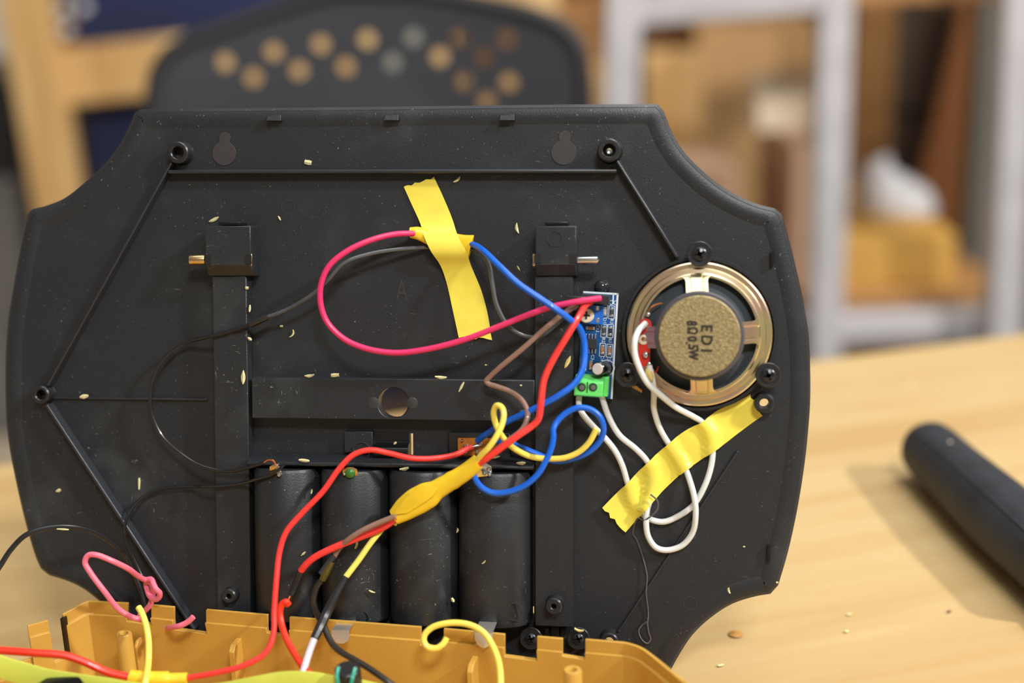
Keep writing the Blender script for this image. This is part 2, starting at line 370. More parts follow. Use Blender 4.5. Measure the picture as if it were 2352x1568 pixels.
# ================================================================== the wooden table
ta, tb = at_z(0, 1062, TZ), at_z(2352, 763, TZ)
tx = (tb - ta).normalized(); ty = Vector((tx.y, -tx.x, 0))          # tx along the far edge, ty towards the viewer
TF = Matrix(((tx.x, -ty.x, 0, ta.x), (tx.y, -ty.y, 0, ta.y), (0, 0, 1, TZ), (0, 0, 0, 1)))
t = empty('wooden_table', (0.3, -0.4, -TZ), TF, 'light pine table with a smooth worn top under the dismantled black cover', 'table')
x0, x1, y0, y1 = -0.45, 1.05, -0.85, 0.0
build('tabletop', MB().box(((x0 + x1) / 2, (y0 + y1) / 2, -0.0166), (x1 - x0, y1 - y0, 0.032)), M_TABLE, t, bevel=0.002)
for sx in (x0 + 0.05, x1 - 0.05):
    for sy in (y0 + 0.05, y1 - 0.06): build('leg', MB().box((sx, sy, -0.391), (0.06, 0.06, 0.718)), M_POST, t, bevel=0.003)
for sy in (y0 + 0.05, y1 - 0.06): build('apron', MB().box(((x0 + x1) / 2, sy, -0.075), (x1 - x0 - 0.16, 0.022, 0.085)), M_POST, t)
def tbl(px, py):
    w = at_z(px, py, TZ); return TF.inverted() @ w
kn = tbl(1690, 1455)
build('knot', MB().lathe([(0.0030, 0), (0.0024, 0.0003), (0, 0.0004)], (kn.x, kn.y, 0.0), 20), mat('knot_wood', (206, 150, 74), 0.5, var=0.25, vscale=200), t, label='small amber knot in the pine')

# ================================================================== the leaning black cover
rgt = [(1524, 254), (1546, 308), (1564, 338), (1587, 366), (1636, 411), (1689, 446), (1743, 469), (1780, 478)]
rside = [(1796, 491), (1819, 576), (1845, 687), (1858, 780), (1862, 905), (1856, 1000), (1846, 1085), (1830, 1180), (1810, 1270), (1788, 1345)]
rlow = [(1770, 1365), (1735, 1371), (1682, 1388), (1632, 1420), (1590, 1460), (1560, 1505), (1534, 1552)]
llow = [(318, 1552), (300, 1500), (282, 1450), (258, 1412), (226, 1382), (187, 1352), (149, 1334), (110, 1322)]
lside = [(91, 1307), (80, 1283), (61, 1222), (43, 1150), (30, 1090), (19, 1033), (11, 963), (9, 875), (10, 805), (16, 730), (24, 680), (38, 597), (50, 534)]
lft = [(60, 493), (71, 481), (100, 473), (145, 455), (193, 417), (238, 375), (272, 331), (296, 285), (307, 257)]
def pl(pts, k=4): return s2([P(x, y, 0) for x, y in pts], k)
outline = pl([(320, 250), (500, 248), (900, 244), (1300, 239), (1510, 238)], 1) + pl(rgt) + pl(rside) + pl(rlow) + pl([(1524, 1566), (1300, 1571), (900, 1570), (500, 1566), (328, 1564)], 1) + pl(llow) + pl(lside) + pl(lft)
cov = empty('black_back_cover', (0, -0.1095, -0.003), PF, 'large black plastic back cover with clipped concave corners, leaning upright on the table', 'cover')
c_hole = P(903, 925, 0); c_post2 = P(1755, 925, 0); c_post3 = P(1400, 1470, 0); c_small = P(880, 997, 0)
rh = (P(938, 925, 0) - c_hole).length
holes = [circ(c_hole, rh), circ(c_post2, 0.0017, 16), circ(c_post3, 0.0017, 16), circ(c_small, 0.0011, 12)]
def rect_px(a, b, h=0):
    p, q = P(*a, h), P(*b, h); return [(p.x, p.y), (q.x, p.y), (q.x, q.y), (p.x, q.y)]
holes.append(rect_px((941, 995), (949, 1046)))
holes.append(rect_px((1221, 1392), (1227, 1412)))
in1 = inset(outline, 0.0012); in2 = inset(outline, 0.0052); in3 = inset(outline, 0.0062)
mb = MB().plate(in1, holes, -0.003, 0.0)
mb.loft([[Vector((p[0], p[1], 0.0)) for p in in1], [Vector((p[0], p[1], -0.0012)) for p in outline], [Vector((p[0], p[1], -0.003)) for p in outline], [Vector((p[0], p[1], -0.003)) for p in in1]], close=True)
build('panel', mb, M_BLACK, cov)
mb = MB().loft([[Vector((p[0], p[1], h)) for p in lp] for lp, h in ((inset(outline, 0.0014), 0.0), (inset(outline, 0.0024), 0.0004), (in2, 0.0005), (inset(outline, 0.0074), 0.0))], close=True)
build('rim', mb, M_BLACK, cov, label='raised rim that follows the cover edge')
def rib(a, b, w=0.0016, h=0.004, ha=0):
    p, q = P(*a, 0), P(*b, 0); d = (q - p).normalized(); n = Vector((-d.y, d.x, 0)) * (w / 2)
    m = MB(); vs = [p - n, p + n, q + n, q - n]; n2 = n * 0.6
    vs += [p - n2 + Vector((0, 0, h)), p + n2 + Vector((0, 0, h)), q + n2 + Vector((0, 0, h)), q - n2 + Vector((0, 0, h))]
    m.add(vs, [(0, 1, 2, 3), (4, 7, 6, 5), (0, 4, 5, 1), (1, 5, 6, 2), (2, 6, 7, 3), (3, 7, 4, 0)])
    return build('rib', m, M_RIB, cov, bevel=0.0005 if h > 0.002 else 0.0002, seg=3)
rib((395, 396), (1418, 394), 0.0022, 0.0045); rib((402, 374), (118, 885)); rib((1418, 370), (1556, 592), 0.002, 0.0045); rib((118, 926), (455, 1440), 0.0022, 0.005)
rib((125, 913), (478, 917), 0.0010, 0.0012); rib((1695, 1035), (1420, 1450), 0.0012, 0.0011)
def post(px, py, ro, ri, h, base=0.0, through=False, m=M_BLACKP):
    c = P(px, py, h * 0.5); c.z = 0; ro /= 1000; ri /= 1000; h /= 1000
    return build('screw_post', MB().lathe([(ro * 1.12, base), (ro, base + 0.0008), (ro, h - 0.0005), (ro - 0.0005, h), (ri + 0.0004, h), (ri, h - 0.0004), (ri, 0.0006 if not through else -0.003)] + ([] if through else [(0, 0.0006)]), (c.x, c.y, 0), 28), m, cov)
post(413, 351, 4.2, 2.3, 5.5, m=M_BLACKP); post(100, 905, 3.5, 1.9, 5.5, m=M_BLACKP); post(1400, 346, 4.3, 2.3, 6.5); post(1755, 925, 3.7, 1.8, 5.5, through=True); post(1400, 1470, 3.5, 1.8, 5.5, through=True)
post(1275, 1384, 3.2, 0.9, 12.0, 0.007); post(535, 1362, 2.9, 0.9, 11.0, 0.007)
for px, py in ((1607, 584), (1440, 862), (1765, 863)): post(px, py, 2.6, 0.8, 7.9)
for px, py in ((1220, 1468), (1328, 1468)): post(px, py, 2.8, 0.8, 5.0)
# keyhole blanks, snap tabs
for px, py in ((515, 352), (1295, 350)):
    c = P(px, py, 0); r = 0.0047
    o2 = [(c.x + r * math.cos(a), c.y + r * math.sin(a)) for a in [math.radians(115 + 310 * i / 30) for i in range(31)]]
    r2 = 0.0023; cc = (c.x + 0.0004, c.y + 0.0058)
    o2 += [(cc[0] + r2 * math.cos(a), cc[1] + r2 * math.sin(a)) for a in [math.radians(-35 + 250 * i / 16) for i in range(17)]]
    build('keyhole_blank', MB().plate(o2, [], 0.0, 0.00025), mat('blank_black', (54, 51, 53), 0.5), cov, bevel=0.00012)
for px, py in ((632, 272), (901, 271), (1166, 271)):
    c = P(px, py, 1); w, hh = 0.0029, 0.0011
    build('snap_tab', MB().add([(c.x - w, c.y - hh, 0), (c.x + w, c.y - hh, 0), (c.x + w, c.y + hh, 0), (c.x - w, c.y + hh, 0), (c.x - w, c.y - hh, 0.0035), (c.x + w, c.y - hh, 0.0035), (c.x + w * 0.9, c.y + hh, 0.0022), (c.x - w * 0.9, c.y + hh, 0.0022)], [(0, 3, 2, 1), (4, 5, 6, 7), (0, 1, 5, 4), (1, 2, 6, 5), (2, 3, 7, 6), (3, 0, 4, 7)]), M_BLACKP, cov, bevel=0.0002)
for px, py, r, h in ((1275, 548, 17, 11.2), (662, 475, 16, 0), (1756, 588, 19, 0), (1660, 1090, 18, 0), (1585, 1385, 15, 0), (965, 1395, 20, 14.6), (830, 1420, 18, 14.2), (1182, 1405, 20, 13.8), (830, 1035, 20, 4.0), (1790, 925, 15, 0)):
    c = P(px, py, h); rr = r / 6000
    build('mould_mark', MB().lathe([(rr - 0.0002, -0.0006), (rr - 0.0002, 0.00012), (rr + 0.0001, 0.00012), (rr + 0.0001, -0.0006)], c, 26), M_MARK, cov)
for a, b in (((1770, 578), (1776, 612)), ((1762, 1250), (1768, 1288))): 
    p, q = P(*a), P(*b); build('slot_bar', MB().box(((p.x + q.x) / 2, (p.y + q.y) / 2, 0.001), (abs(q.x - p.x), abs(q.y - p.y), 0.002)), M_BLACKG, cov)  # solid bars whose black paints the dark of slots in the face
# raised centre frame: two columns and a cross bar with the round hole
def block(name, a, b, h0, h1, hp=None, bevel=0.0004, m=M_BLACK, cut=()):
    hp = h1 if hp is None else hp; p, q = P(*a, hp), P(*b, hp)
    return build(name, MB().plate([(p.x, p.y), (q.x, p.y), (q.x, q.y), (p.x, q.y)], cut, h0 / 1000, h1 / 1000), m, cov, bevel=bevel)
block('frame_column', (487, 634), (577, 1440), 0, 7); block('frame_column', (1229, 634), (1316, 1440), 0, 7)
p_, q_ = P(577, 867, 7), P(1229, 968, 7)
build('cross_bar', MB().plate([(p_.x + 0.0001, p_.y), (q_.x - 0.0001, p_.y), (q_.x - 0.0001, q_.y), (p_.x + 0.0001, q_.y)], [circ(P(903, 925, 7), rh)], 0, 0.007), M_BLACK, cov, bevel=0.0004)
for px, s in ((857, -1), (947, 1)):
    c = P(px, 925, 7); build('lug', MB().lathe([(0.0022, 0.0068), (0.0022, 0.0071), (0.0016, 0.0073), (0, 0.0074)], (c.x, c.y, 0), 20), M_MARK, cov)
def latch(a, b):
    p, q = P(*a, 11), P(*b, 11); x0, x1, yt, yb = p.x, q.x, p.y, q.y; yl = yb + 0.0042; m = MB()
    prof = [(yt, 0), (yt, 0.011), (yl, 0.011), (yb, 0.0075), (yb - 0.0002, 0)]
    vs = [(x0, y, h) for y, h in prof] + [(x1, y, h) for y, h in prof]; n = 5
    m.add(vs, [tuple(range(n)), tuple(range(2 * n - 1, n - 1, -1))] + [(i, (i + 1) % n, (i + 1) % n + n, i + n) for i in range(n)])
    o = build('latch_block', m, M_BLACK, cov, bevel=0.0004)
    for xx, s in ((x0, 1), (x1, -1)):
        c = P(0, 597, 11); build('slot_shade', MB().box((xx + s * 0.0010, c.y, 0.0098), (0.0024, 0.0034, 0.0030)), M_SLOT_SHADE, o)
    mx = (x0 + x1) / 2; build('snap_lip', MB().box((mx, yt + 0.0009, 0.0045), (0.0085, 0.0012, 0.009)), M_BLACKG, o, bevel=0.0002)
    return o
latch((470, 519), (577, 634)); latch((1229, 519), (1324, 634))
def pin(a, b, r, m, lab):
    p, q = P(*a, 9.5), P(*b, 9.5); d = (q - p).normalized()
    build('latch_pin', MB().tube([p, p + d * 0.0004, q - d * 0.0006, q - d * 0.0001], [r * 0.9, r, r, r * 0.6], 14), m, cov, label=lab)
pin((472, 596), (434, 597), 0.0020, M_BRASS, 'dull brass latch pin'); pin((1320, 598), (1376, 597), 0.0015, M_STEEL, 'bright steel latch pin')
for px in (577, 1226):
    c = P(px, 597, 10); build('latch_spring', MB().tube([c + Vector((0, 0.0020, 0)), c + Vector((0.0002, 0, 0.0006)), c + Vector((0, -0.0020, 0))], 0.0006, 8), M_BRASS, cov)
# battery tubes with the sloped shoulder over them
p, q = P(579, 1040, 2), P(1226, 1076, 10)
vs = []
for x in (p.x, q.x): vs += [(x, p.y, 0), (x, p.y, 0.002), (x, q.y + 0.001, 0.010), (x, q.y - 0.0005, 0.0102), (x, q.y - 0.0005, 0)]
build('battery_shoulder', MB().add(vs, [(0, 1, 2, 3, 4), (9, 8, 7, 6, 5)] + [(i, (i + 1) % 5, (i + 1) % 5 + 5, i + 5) for i in range(5)]), M_BLACK, cov, bevel=0.0006)
bx = [P(x, 1250, 6).x for x in (582, 735, 891, 1050, 1222)]
ty_, by_ = P(900, 1082, 11).y, P(900, 1428, 10).y
for i in range(4):
    a, b = bx[i] + 0.0003, bx[i + 1] - 0.0003; cx, hw = (a + b) / 2, (b - a) / 2; rows = []
    for y, k in ((ty_, 0.955), (ty_ - 0.0012, 1.0), (by_ + 0.0012, 1.0), (by_, 0.965)):
        rows.append([Vector((cx + hw * k, y, 0))] + [Vector((cx + hw * k * math.cos(math.radians(t)), y, 0.002 + 0.0132 * k * math.sin(math.radians(t)) ** 0.85)) for t in range(0, 181, 9)] + [Vector((cx - hw * k, y, 0))])
    build('battery_tube', MB().loft(rows, close=True, caps=True), M_BLACK, cov, ang=50)
# battery door catch inside the recess
block('catch_plate', (790, 990), (856, 1040), 0, 3.5, bevel=0.0003)
p, q = P(860, 1020, 4), P(938, 1056, 4)
rows = [[Vector((x, (p.y + q.y) / 2 + 0.0032 * math.cos(math.radians(t)), 0.001 + 0.0052 * math.sin(math.radians(t)))) for t in range(0, 181, 12)] for x in (p.x, q.x)]
build('door_catch', MB().loft(rows, close=True, caps=True), M_BLACKG, cov)
block('slot_shade', (862, 990), (938, 1012), 0, 0.3, m=M_SLOT_SHADE, bevel=0)
# slide switch: bracket and brown board with solder joints
block('switch_bracket', (1030, 992), (1172, 1062), 0, 3.2, m=M_BLACKP)
sb = block('switch_board', (1051, 1006), (1144, 1047), 3.2, 5.0, m=M_BROWNPCB, bevel=0.0002)
for px, py, rx, ry in ((1070, 1023, 7, 4), (1093, 1023, 10, 4), (1096, 1038, 5, 7), (1070, 1039, 7, 4), (1120, 1036, 5, 5), (1103, 1020, 6, 6), (1062, 1011, 4, 4)):
    c = P(px, py, 5.5); build('solder_joint', MB().add([c + Vector((rx / 6000 * math.cos(2 * math.pi * k / 12) * w, ry / 6000 * math.sin(2 * math.pi * k / 12) * w, z)) for w, z in ((1, -0.0009), (0.8, 0.0003), (0.35, 0.0008)) for k in range(12)], [(i * 12 + k, i * 12 + (k + 1) % 12, (i + 1) * 12 + (k + 1) % 12, (i + 1) * 12 + k) for i in range(2) for k in range(12)] + [tuple(24 + k for k in range(12))]), M_SOLDER, sb)
# battery contacts (tinned tags bent out of slots)
def contact(px, py, w, hgt, m, lab, hb=14.0, slot_dx=0, solder=None, tip=1.0, bend=2.0):
    c = P(px, py, hb); w /= 6000; hgt /= 6000; s = 1 if hgt > 0 else -1; hgt = abs(hgt)
    sc = P(px + slot_dx, py, hb - 0.5); build('slot_shade', MB().box((sc.x, sc.y - s * 0.0006, hb / 1000 - 0.0006), (0.0058, 0.0011, 0.0030)), M_SLOT_SHADE, cov)
    rows = []
    for k in range(7):
        t = k / 6; ww = w * (1 - (1 - tip) * max(0, t - 0.5) * 2) * (1 if t < 0.75 else math.sqrt(max(0.05, 1 - ((t - 0.75) / 0.27) ** 2)))
        y = c.y + s * hgt * t; z = hb / 1000 + 0.0006 + bend / 1000 * math.sin(min(1.0, t * (6 if bend > 5 else 1)) * 1.57)
        rows.append([Vector((c.x + ww * a, y, z + 0.0002 * math.cos(a * 3))) for a in (-0.5, -0.25, 0, 0.25, 0.5)])
    o = build('battery_contact', MB().sheet(rows, 0.0003), m, cov, label=lab)
    if solder:
        for dx, dy, r, m2 in solder:
            q = rows[3][2] + Vector((dx / 6000, dy / 6000, 0.0006)); rr = r / 6000
            build('solder_blob' if m2 is M_SOLDER else 'lacquer_dab', MB().lathe([(rr, -0.0006), (rr * 0.92, 0.0003), (rr * 0.55, 0.0009), (0, 0.0011)], q, 12), m2, o)
    return o
contact(637, 1094, 26, 30, M_BRASS, 'brass battery contact with a messy solder joint', 13, 6, [(8, 4, 6, M_SOLDER), (10, -8, 6, M_SOLDER), (6, 14, 4, M_SOLDER)])
contact(808, 1098, 34, 28, M_BRASS, 'battery contact coated with green lacquer', 13, -6, [(0, 0, 12, M_GREENLK), (-12, -2, 4, M_SOLDER)])
contact(1113, 1100, 36, 38, M_STEEL, 'shiny tinned battery contact', 13, 8, [(12, 6, 6, M_SOLDER), (14, -6, 5, M_SOLDER), (2, -2, 6, M_SOLDER)])
contact(799, 1422, 40, -36, M_TIN, 'bright battery contact bent over the tray edge', 14, 0, None, 0.9, 10.8)
contact(1122, 1426, 40, -40, M_TIN, 'tapered battery contact above the tray edge', 14, 0, None, 0.55, 11.5)
# small hinge lugs at the foot, the moulded letter
for a, b, h in (((1250, 1440), (1262, 1458), 4), ((1266, 1438), (1284, 1466), 5), ((1286, 1440), (1298, 1460), 4)): block('hinge_lug', a, b, 0, h, m=M_BLACKG)
mb = MB(); c = P(923, 668, 0); put_text(mb, 'A', 0.011, (c.x, c.y), 0, 0.00012, 0.62)
build('moulded_letter', mb, M_MARK, cov, label='small moulded letter A')
# wall around the speaker seat
sc5 = P(1606, 767, 5); RS = (P(1774, 767, 5) - sc5).length; SCX, SCY = sc5.x, sc5.y
build('speaker_seat', MB().lathe([(RS + 0.0022, 0), (RS + 0.0019, 0.0045), (RS + 0.0008, 0.0045), (RS + 0.0006, 0.0016), (RS - 0.004, 0.0016), (RS - 0.004, 0.0)], (SCX, SCY, 0), 64), M_BLACKP, cov)

# ================================================================== the loudspeaker
sp = empty('loudspeaker', (SCX, SCY, 0.0016), PF, 'small round loudspeaker with iridescent gold frame and speckled gold magnet plate', 'loudspeaker')
R1 = RS
build('flange', MB().lathe([(R1, 0.0018), (R1, 0.0058), (R1 - 0.0006, 0.0063), (R1 - 0.0021, 0.0063), (R1 - 0.0026, 0.0070), (R1 - 0.0040, 0.0072), (R1 - 0.0046, 0.0078), (R1 - 0.0054, 0.0078), (R1 - 0.0054, 0.0062), (R1 - 0.003, 0.0018), (R1, 0.0018)], (SCX, SCY, 0), 96), M_ZINC, sp)
RI = R1 - 0.0050
build('cone', MB().lathe([(RI + 0.0006, 0.0045), (RI - 0.001, 0.0042), (0.013, 0.0085), (0.008, 0.0105)], (SCX, SCY, 0), 64), M_CONE, sp)
for k in range(4):
    a = math.radians(93 - 90 * k); ca, sa = math.cos(a), math.sin(a); hw = 0.0040
    # half outline across: straight arm that flares with rounded fillets into the flange
    def W(r, tt, h): return Vector((SCX + r * ca - tt * sa, SCY + r * sa + tt * ca, h))
    rows = []; rows2 = []
    for r in (0.0145, 0.016, 0.018, 0.0195, 0.0205, 0.0212, 0.0218, 0.0222, RI + 0.0002):
        fl = max(0.0, (r - 0.0195) / (RI - 0.0195)); w = hw + 0.0026 * (1 - math.sqrt(max(0.0, 1 - min(1, fl) ** 2)))
        h = 0.0138 - (r - 0.0145) / (RI - 0.0145) * 0.0058; cols = []
        for tt, dz in ((-w, -0.0012), (-w, 0), (-w * 0.62, 0.0002), (-0.0021, 0), (-0.0019, 0.0010), (0.0019, 0.0010), (0.0021, 0), (w * 0.62, 0.0002), (w, 0), (w, -0.0012)):
            if r > 0.0215 and abs(dz - 0.0010) < 1e-6: dz = 0.0003
            cols.append(W(math.sqrt(max(r * r - tt * tt, 1e-9)) if r > 0.0215 else r, tt, h + dz))
        rows.append(cols)
    build('spoke', MB().loft(rows, close=True, caps=True), M_ZINC, sp)
mg = build('magnet', MB().lathe([(0.0150, 0.0120), (0.0159, 0.0126), (0.0161, 0.0136), (0.0161, 0.0182), (0.0155, 0.0190), (0, 0.0190)], (SCX, SCY, 0), 72), M_FERRITE, sp)
build('pole_plate', MB().lathe([(0.0146, 0.0190), (0.0146, 0.0200), (0.0142, 0.0204), (0, 0.0204)], (SCX, SCY, 0), 72), M_PLATE, mg, label='speckled gold plate with stamped writing')
mb = MB(); HT = 20.5
for ch, px, py, sz in (('E', 1621, 752, 0.0056), ('D', 1621, 780, 0.0056), ('I', 1620, 804, 0.0056), ('8', 1587, 741, 0.0050), ('\u03a9', 1588, 758, 0.0048), ('0', 1588, 777, 0.0044), ('.', 1583, 787, 0.0044), ('5', 1590, 796, 0.0050), ('W', 1591, 813, 0.0048)):
    c = P(px, py, HT); put_text(mb, ch, sz, (c.x, c.y), math.radians(-93), HT / 1000, 0.72 if ch in 'W8\u03a9' else 0.9, 0.0003)
build('stamp', mb, M_INK, mg, label='black stamped letters and rating')
# terminal strip
c1, c2 = P(1483, 745, 10), P(1479, 828, 10)
d = (c1 - c2).normalized(); n = Vector((-d.y, d.x, 0)); w = 0.0022; ol = []
for cc, sg in ((c1, 1), (c2, -1)):
    base = math.atan2(d.y * sg, d.x * sg); ol += [(cc.x + w * math.cos(base + math.radians(q)), cc.y + w * math.sin(base + math.radians(q))) for q in range(-80, 81, 20)]
ts = build('terminal_strip', MB().plate(ol, [circ(P(1478, 780, 10), 0.0008, 14)], 0.0092, 0.0102), M_RED, sp, bevel=0.0002, label='red fibre terminal strip')
c = P(1478, 780, 10.4); build('eyelet', MB().lathe([(0.0019, 0.0102), (0.0018, 0.0107), (0.0012, 0.0109), (0.0008, 0.0104), (0.0008, 0.0090)], (c.x, c.y, 0), 22), M_CREAM, ts)
for px, py, r in ((1483, 745, 8), (1489, 722, 6.5), (1483, 815, 9), (1491, 836, 7)):
    c = P(px, py, 10.5); rr = r / 6100; build('solder_blob', MB().lathe([(rr, 0.0096), (rr * 0.95, 0.0108), (rr * 0.6, 0.0116), (0, 0.0119)], (c.x, c.y, 0), 14), M_SOLDER, ts)
build('lead_wire', MB().tube(spline([P(1489, 716, 11), P(1496, 706, 11), P(1508, 699, 9), P(1521, 696, 8)]), 0.00035, 6), M_COPPER, sp); build('lead_wire', MB().tube(spline([P(1501, 856, 8), P(1507, 853, 8), P(1512, 841, 8)]), 0.0003, 6), M_RED, sp)
c = P(1463, 893, 4); build('glue_flake', MB().sheet([[P(1448, 884, 4.8), P(1452, 890, 4.8)], [P(1462, 886, 5), P(1464, 896, 5)], [P(1475, 896, 5.2), P(1474, 902, 5.2)]], 0.0004), M_AMBER, sp)

# ================================================================== screws
def screw(px, py, hb, lab, washer=28, head=16, m=M_SCREW, hr=2.4):
    c = P(px, py, hb + 1.5); c.z = hb / 1000
    o = empty('washer_screw', c, PF, lab, 'screw', 'black washer screws')
    R = washer / 6050; build('washer', MB().lathe([(0.0009, c.z), (R - 0.0002, c.z), (R, c.z + 0.0003), (R, c.z + 0.0007), (R - 0.0003, c.z + 0.0010), (0.0024, c.z + 0.0008), (0.0009, c.z + 0.0008)], (c.x, c.y, 0), 36), M_BLACKP, o)
    r = head / 6050; z = c.z + 0.0008
    arms = []; wd = r * 0.19; L = r * 0.72; a = 0.35
    pts = [(wd, wd), (wd, L), (-wd, L), (-wd, wd), (-L, wd), (-L, -wd), (-wd, -wd), (-wd, -L), (wd, -L), (wd, -wd), (L, -wd), (L, wd)]
    cross = [(c.x + x * math.cos(a) - y * math.sin(a), c.y + x * math.sin(a) + y * math.cos(a)) for x, y in pts]
    def dome(p, h): rr = math.hypot(p[0] - c.x, p[1] - c.y) / r; return Vector((p[0], p[1], z + (0.0014 - 0.0008 * rr * rr if h else 0)))
    mb = MB().plate(circ(c, r * 0.8, 24), [cross], 0, 1, dome)
    mb.loft([[Vector((x, y, z + 0.0014 - 0.0008 * 0.64)) for x, y in circ(c, r * 0.8, 24)], [Vector((x, y, z + 0.0006)) for x, y in circ(c, r * 0.97, 24)], [Vector((x, y, z)) for x, y in circ(c, r, 24)]], close=True)
    build('screw_head', mb, m, o); return o
screw(1607, 583, 8.2, 'black cross-head washer screw at the top of the speaker')
screw(1440, 861, 8.2, 'black cross-head washer screw between the blue board and the speaker')
screw(1765, 862, 8.2, 'black cross-head washer screw by the open post beside the speaker')
screw(1219, 1467, 5.2, 'black washer screw in the wide notch at the foot of the cover', 26, 13)
screw(1328, 1467, 5.2, 'black washer screw behind the narrow notch, beside a pale shaving', 26, 13)
c = P(1400, 347, 4); z0 = 0.0007
build('steel_screw', MB().lathe([(0.0012, z0), (0.0012, 0.0030), (0.0016, 0.0034), (0.0016, 0.0042), (0.0010, 0.0049), (0.0004, 0.0046), (0, 0.0046)], (c.x, c.y, 0), 20), M_STEEL, label='small bright steel screw sunk in the upper post near the speaker', cat='screw')

# ================================================================== amplifier board
b_tl, b_tr, b_br = P(1340, 668, 3), P(1421, 673, 3), P(1407, 916, 3)
ey = (b_tr - b_br).normalized(); ex = Vector((ey.y, -ey.x, 0)); BWd = (b_tr - b_tl).dot(ex); BHt = (b_tr - b_br).length
BO = b_tr - ey * BHt - ex * BWd                              # board frame: lower corner, ex across, ey up
def B(px, py, h=3.0):
    q = P(px, py, h) - BO; return (q.dot(ex), q.dot(ey))
def BV(x, y, h): return Vector((BO.x + ex.x * x + ey.x * y, BO.y + ex.y * x + ey.y * y, h / 1000))
RB = Matrix((ex, ey, Vector((0, 0, 1)))).transposed()
amp = empty('amplifier_board', BV(BWd / 2, BHt / 2, 0.2), PF, 'blue amplifier circuit board with green screw terminal, standing beside the speaker', 'circuit board')
bd = build('board', MB().add([BV(x, y, h) for h in (1.6, 3.2) for x, y in ((0, 0), (BWd, 0), (BWd, BHt), (0, BHt))], [(0, 3, 2, 1), (4, 5, 6, 7), (0, 1, 5, 4), (1, 2, 6, 5), (2, 3, 7, 6), (3, 0, 4, 7)]), M_PCB, amp)
e = 0.00035
mb = MB()
for x, y, w, h in ((BWd - e, BHt / 2, 2 * e, BHt), (BWd / 2, BHt - e, BWd, 2 * e), (BWd - 0.0019, BHt - 0.0022, 0.0005, 0.004)): mb.box(BV(x, y, 3.24), (w, h, 0.00012), RB)
def frame_box(px, py, w, h, t=0.00022):
    x, y = B(px, py); w /= 6000; h /= 6000
    for dx, dy, a, b in ((-w / 2, 0, t, h), (w / 2, 0, t, h), (0, -h / 2, w, t), (0, h / 2, w, t)): mb.box(BV(x + dx, y + dy, 3.24), (a, b, 0.0001), RB)
for px, py in ((1389, 715), (1405, 717), (1387, 759), (1402, 760), (1384, 803), (1400, 805)): frame_box(px, py, 12.5, 29)
for txt, px, py, sz, ang in (('VCC', 1404, 695, 0.0024, 0), ('D1', 1389, 736, 0.0017, -90), ('R3', 1405, 738, 0.0017, -90), ('R2', 1386, 781, 0.0017, -90), ('R1', 1401, 782, 0.0017, -90), ('C4', 1383, 823, 0.0017, -90), ('C1', 1398, 825, 0.0017, -90), ('C12', 1373, 754, 0.0017, -90), ('C2', 1346, 818, 0.0017, -90), ('C3', 1361, 820, 0.0017, -90)):
    x, y = B(px, py); q = BV(x, y, 3.25); put_text(mb, txt, sz, (q.x, q.y), math.radians(ang) - math.atan2(ey.x, ey.y), 0.00326)
x, y = B(1394, 844); mb.lathe([(0.0027, 0.00322), (0.0027, 0.00334), (0.0030, 0.00334), (0.0030, 0.00322)], BV(x, y, 0), 28)
build('silkscreen', mb, M_SILK, bd, label='white printed outlines and letters')
def bbox(name, px, py, w, h, z0, z1, m, parent, hp=None, bevel=0.0001, dx=0, dy=0, lab=None):
    x, y = B(px, py, hp if hp else (z0 + z1) / 2); return build(name, MB().box(BV(x + dx, y + dy, (z0 + z1) / 2), (w / 6000, h / 6000, (z1 - z0) / 1000), RB), m, parent, bevel=bevel, label=lab)
for px, py, m in ((1389, 715, M_CREAM), (1405, 717, M_CERAMD), (1387, 759, M_CERAMD), (1402, 760, M_CHIP), (1384, 803, M_CERAM), (1400, 805, M_CERAM), (1356, 753, M_CERAM), (1344, 842, M_CERAM), (1357, 838, M_CERAM)):
    hor = (px, py) == (1356, 753)
    o = bbox('chip_component', px, py, 20 if hor else 7, 7 if hor else 20, 3.2, 4.0, m, amp)
    for s in (-1, 1): bbox('end_cap', px, py, 5 if hor else 7.6, 7.6 if hor else 5, 3.2, 4.05, M_SOLDER, o, dx=s * 8 / 6000 if hor else 0, dy=0 if hor else s * 8 / 6000)
ic = bbox('chip', 1357, 789, 26, 22, 3.5, 5.0, M_CHIP, amp)
for k in range(4):
    for s in (-1, 1): bbox('pin', 1346 + 7.2 * k, 789 - s * 17, 3, 11, 3.2, 4.3, M_SOLDER, ic)
tp = bbox('trimmer', 1364, 722, 42, 42, 3.2, 7.0, M_TRIM, amp, hp=6)
x, y = B(1347, 724, 8); build('trimmer_dial', MB().lathe([(0.0028, 0.0066), (0.0028, 0.0080), (0.0025, 0.0084), (0, 0.0084)], BV(x, y, 0), 26), M_CREAM, tp)
for w, h in ((17, 4), (4, 17)): build('dial_slot', MB().box(BV(x, y, 8.45), (w / 6000, h / 6000, 0.0002), RB), M_INK, tp)
for dy in (-14, 14): bbox('trimmer_pad', 1373, 721 + dy, 7, 10, 3.2, 7.2, M_SOLDER, tp, hp=6)
hd = bbox('pin_header', 1368, 687, 62, 19, 3.2, 11.5, M_CHIP, amp, hp=8)
hb_ = bbox('plug_housing', 1322, 690, 46, 20, 8.0, 13.0, M_BLACKP, amp, hp=11, bevel=0.0003)
x, y = B(1394, 845); ca_ = BV(x, y, 3.2); x, y = B(1372, 847, 13); cb_ = BV(x, y, 13.0); dd = (cb_ - ca_)
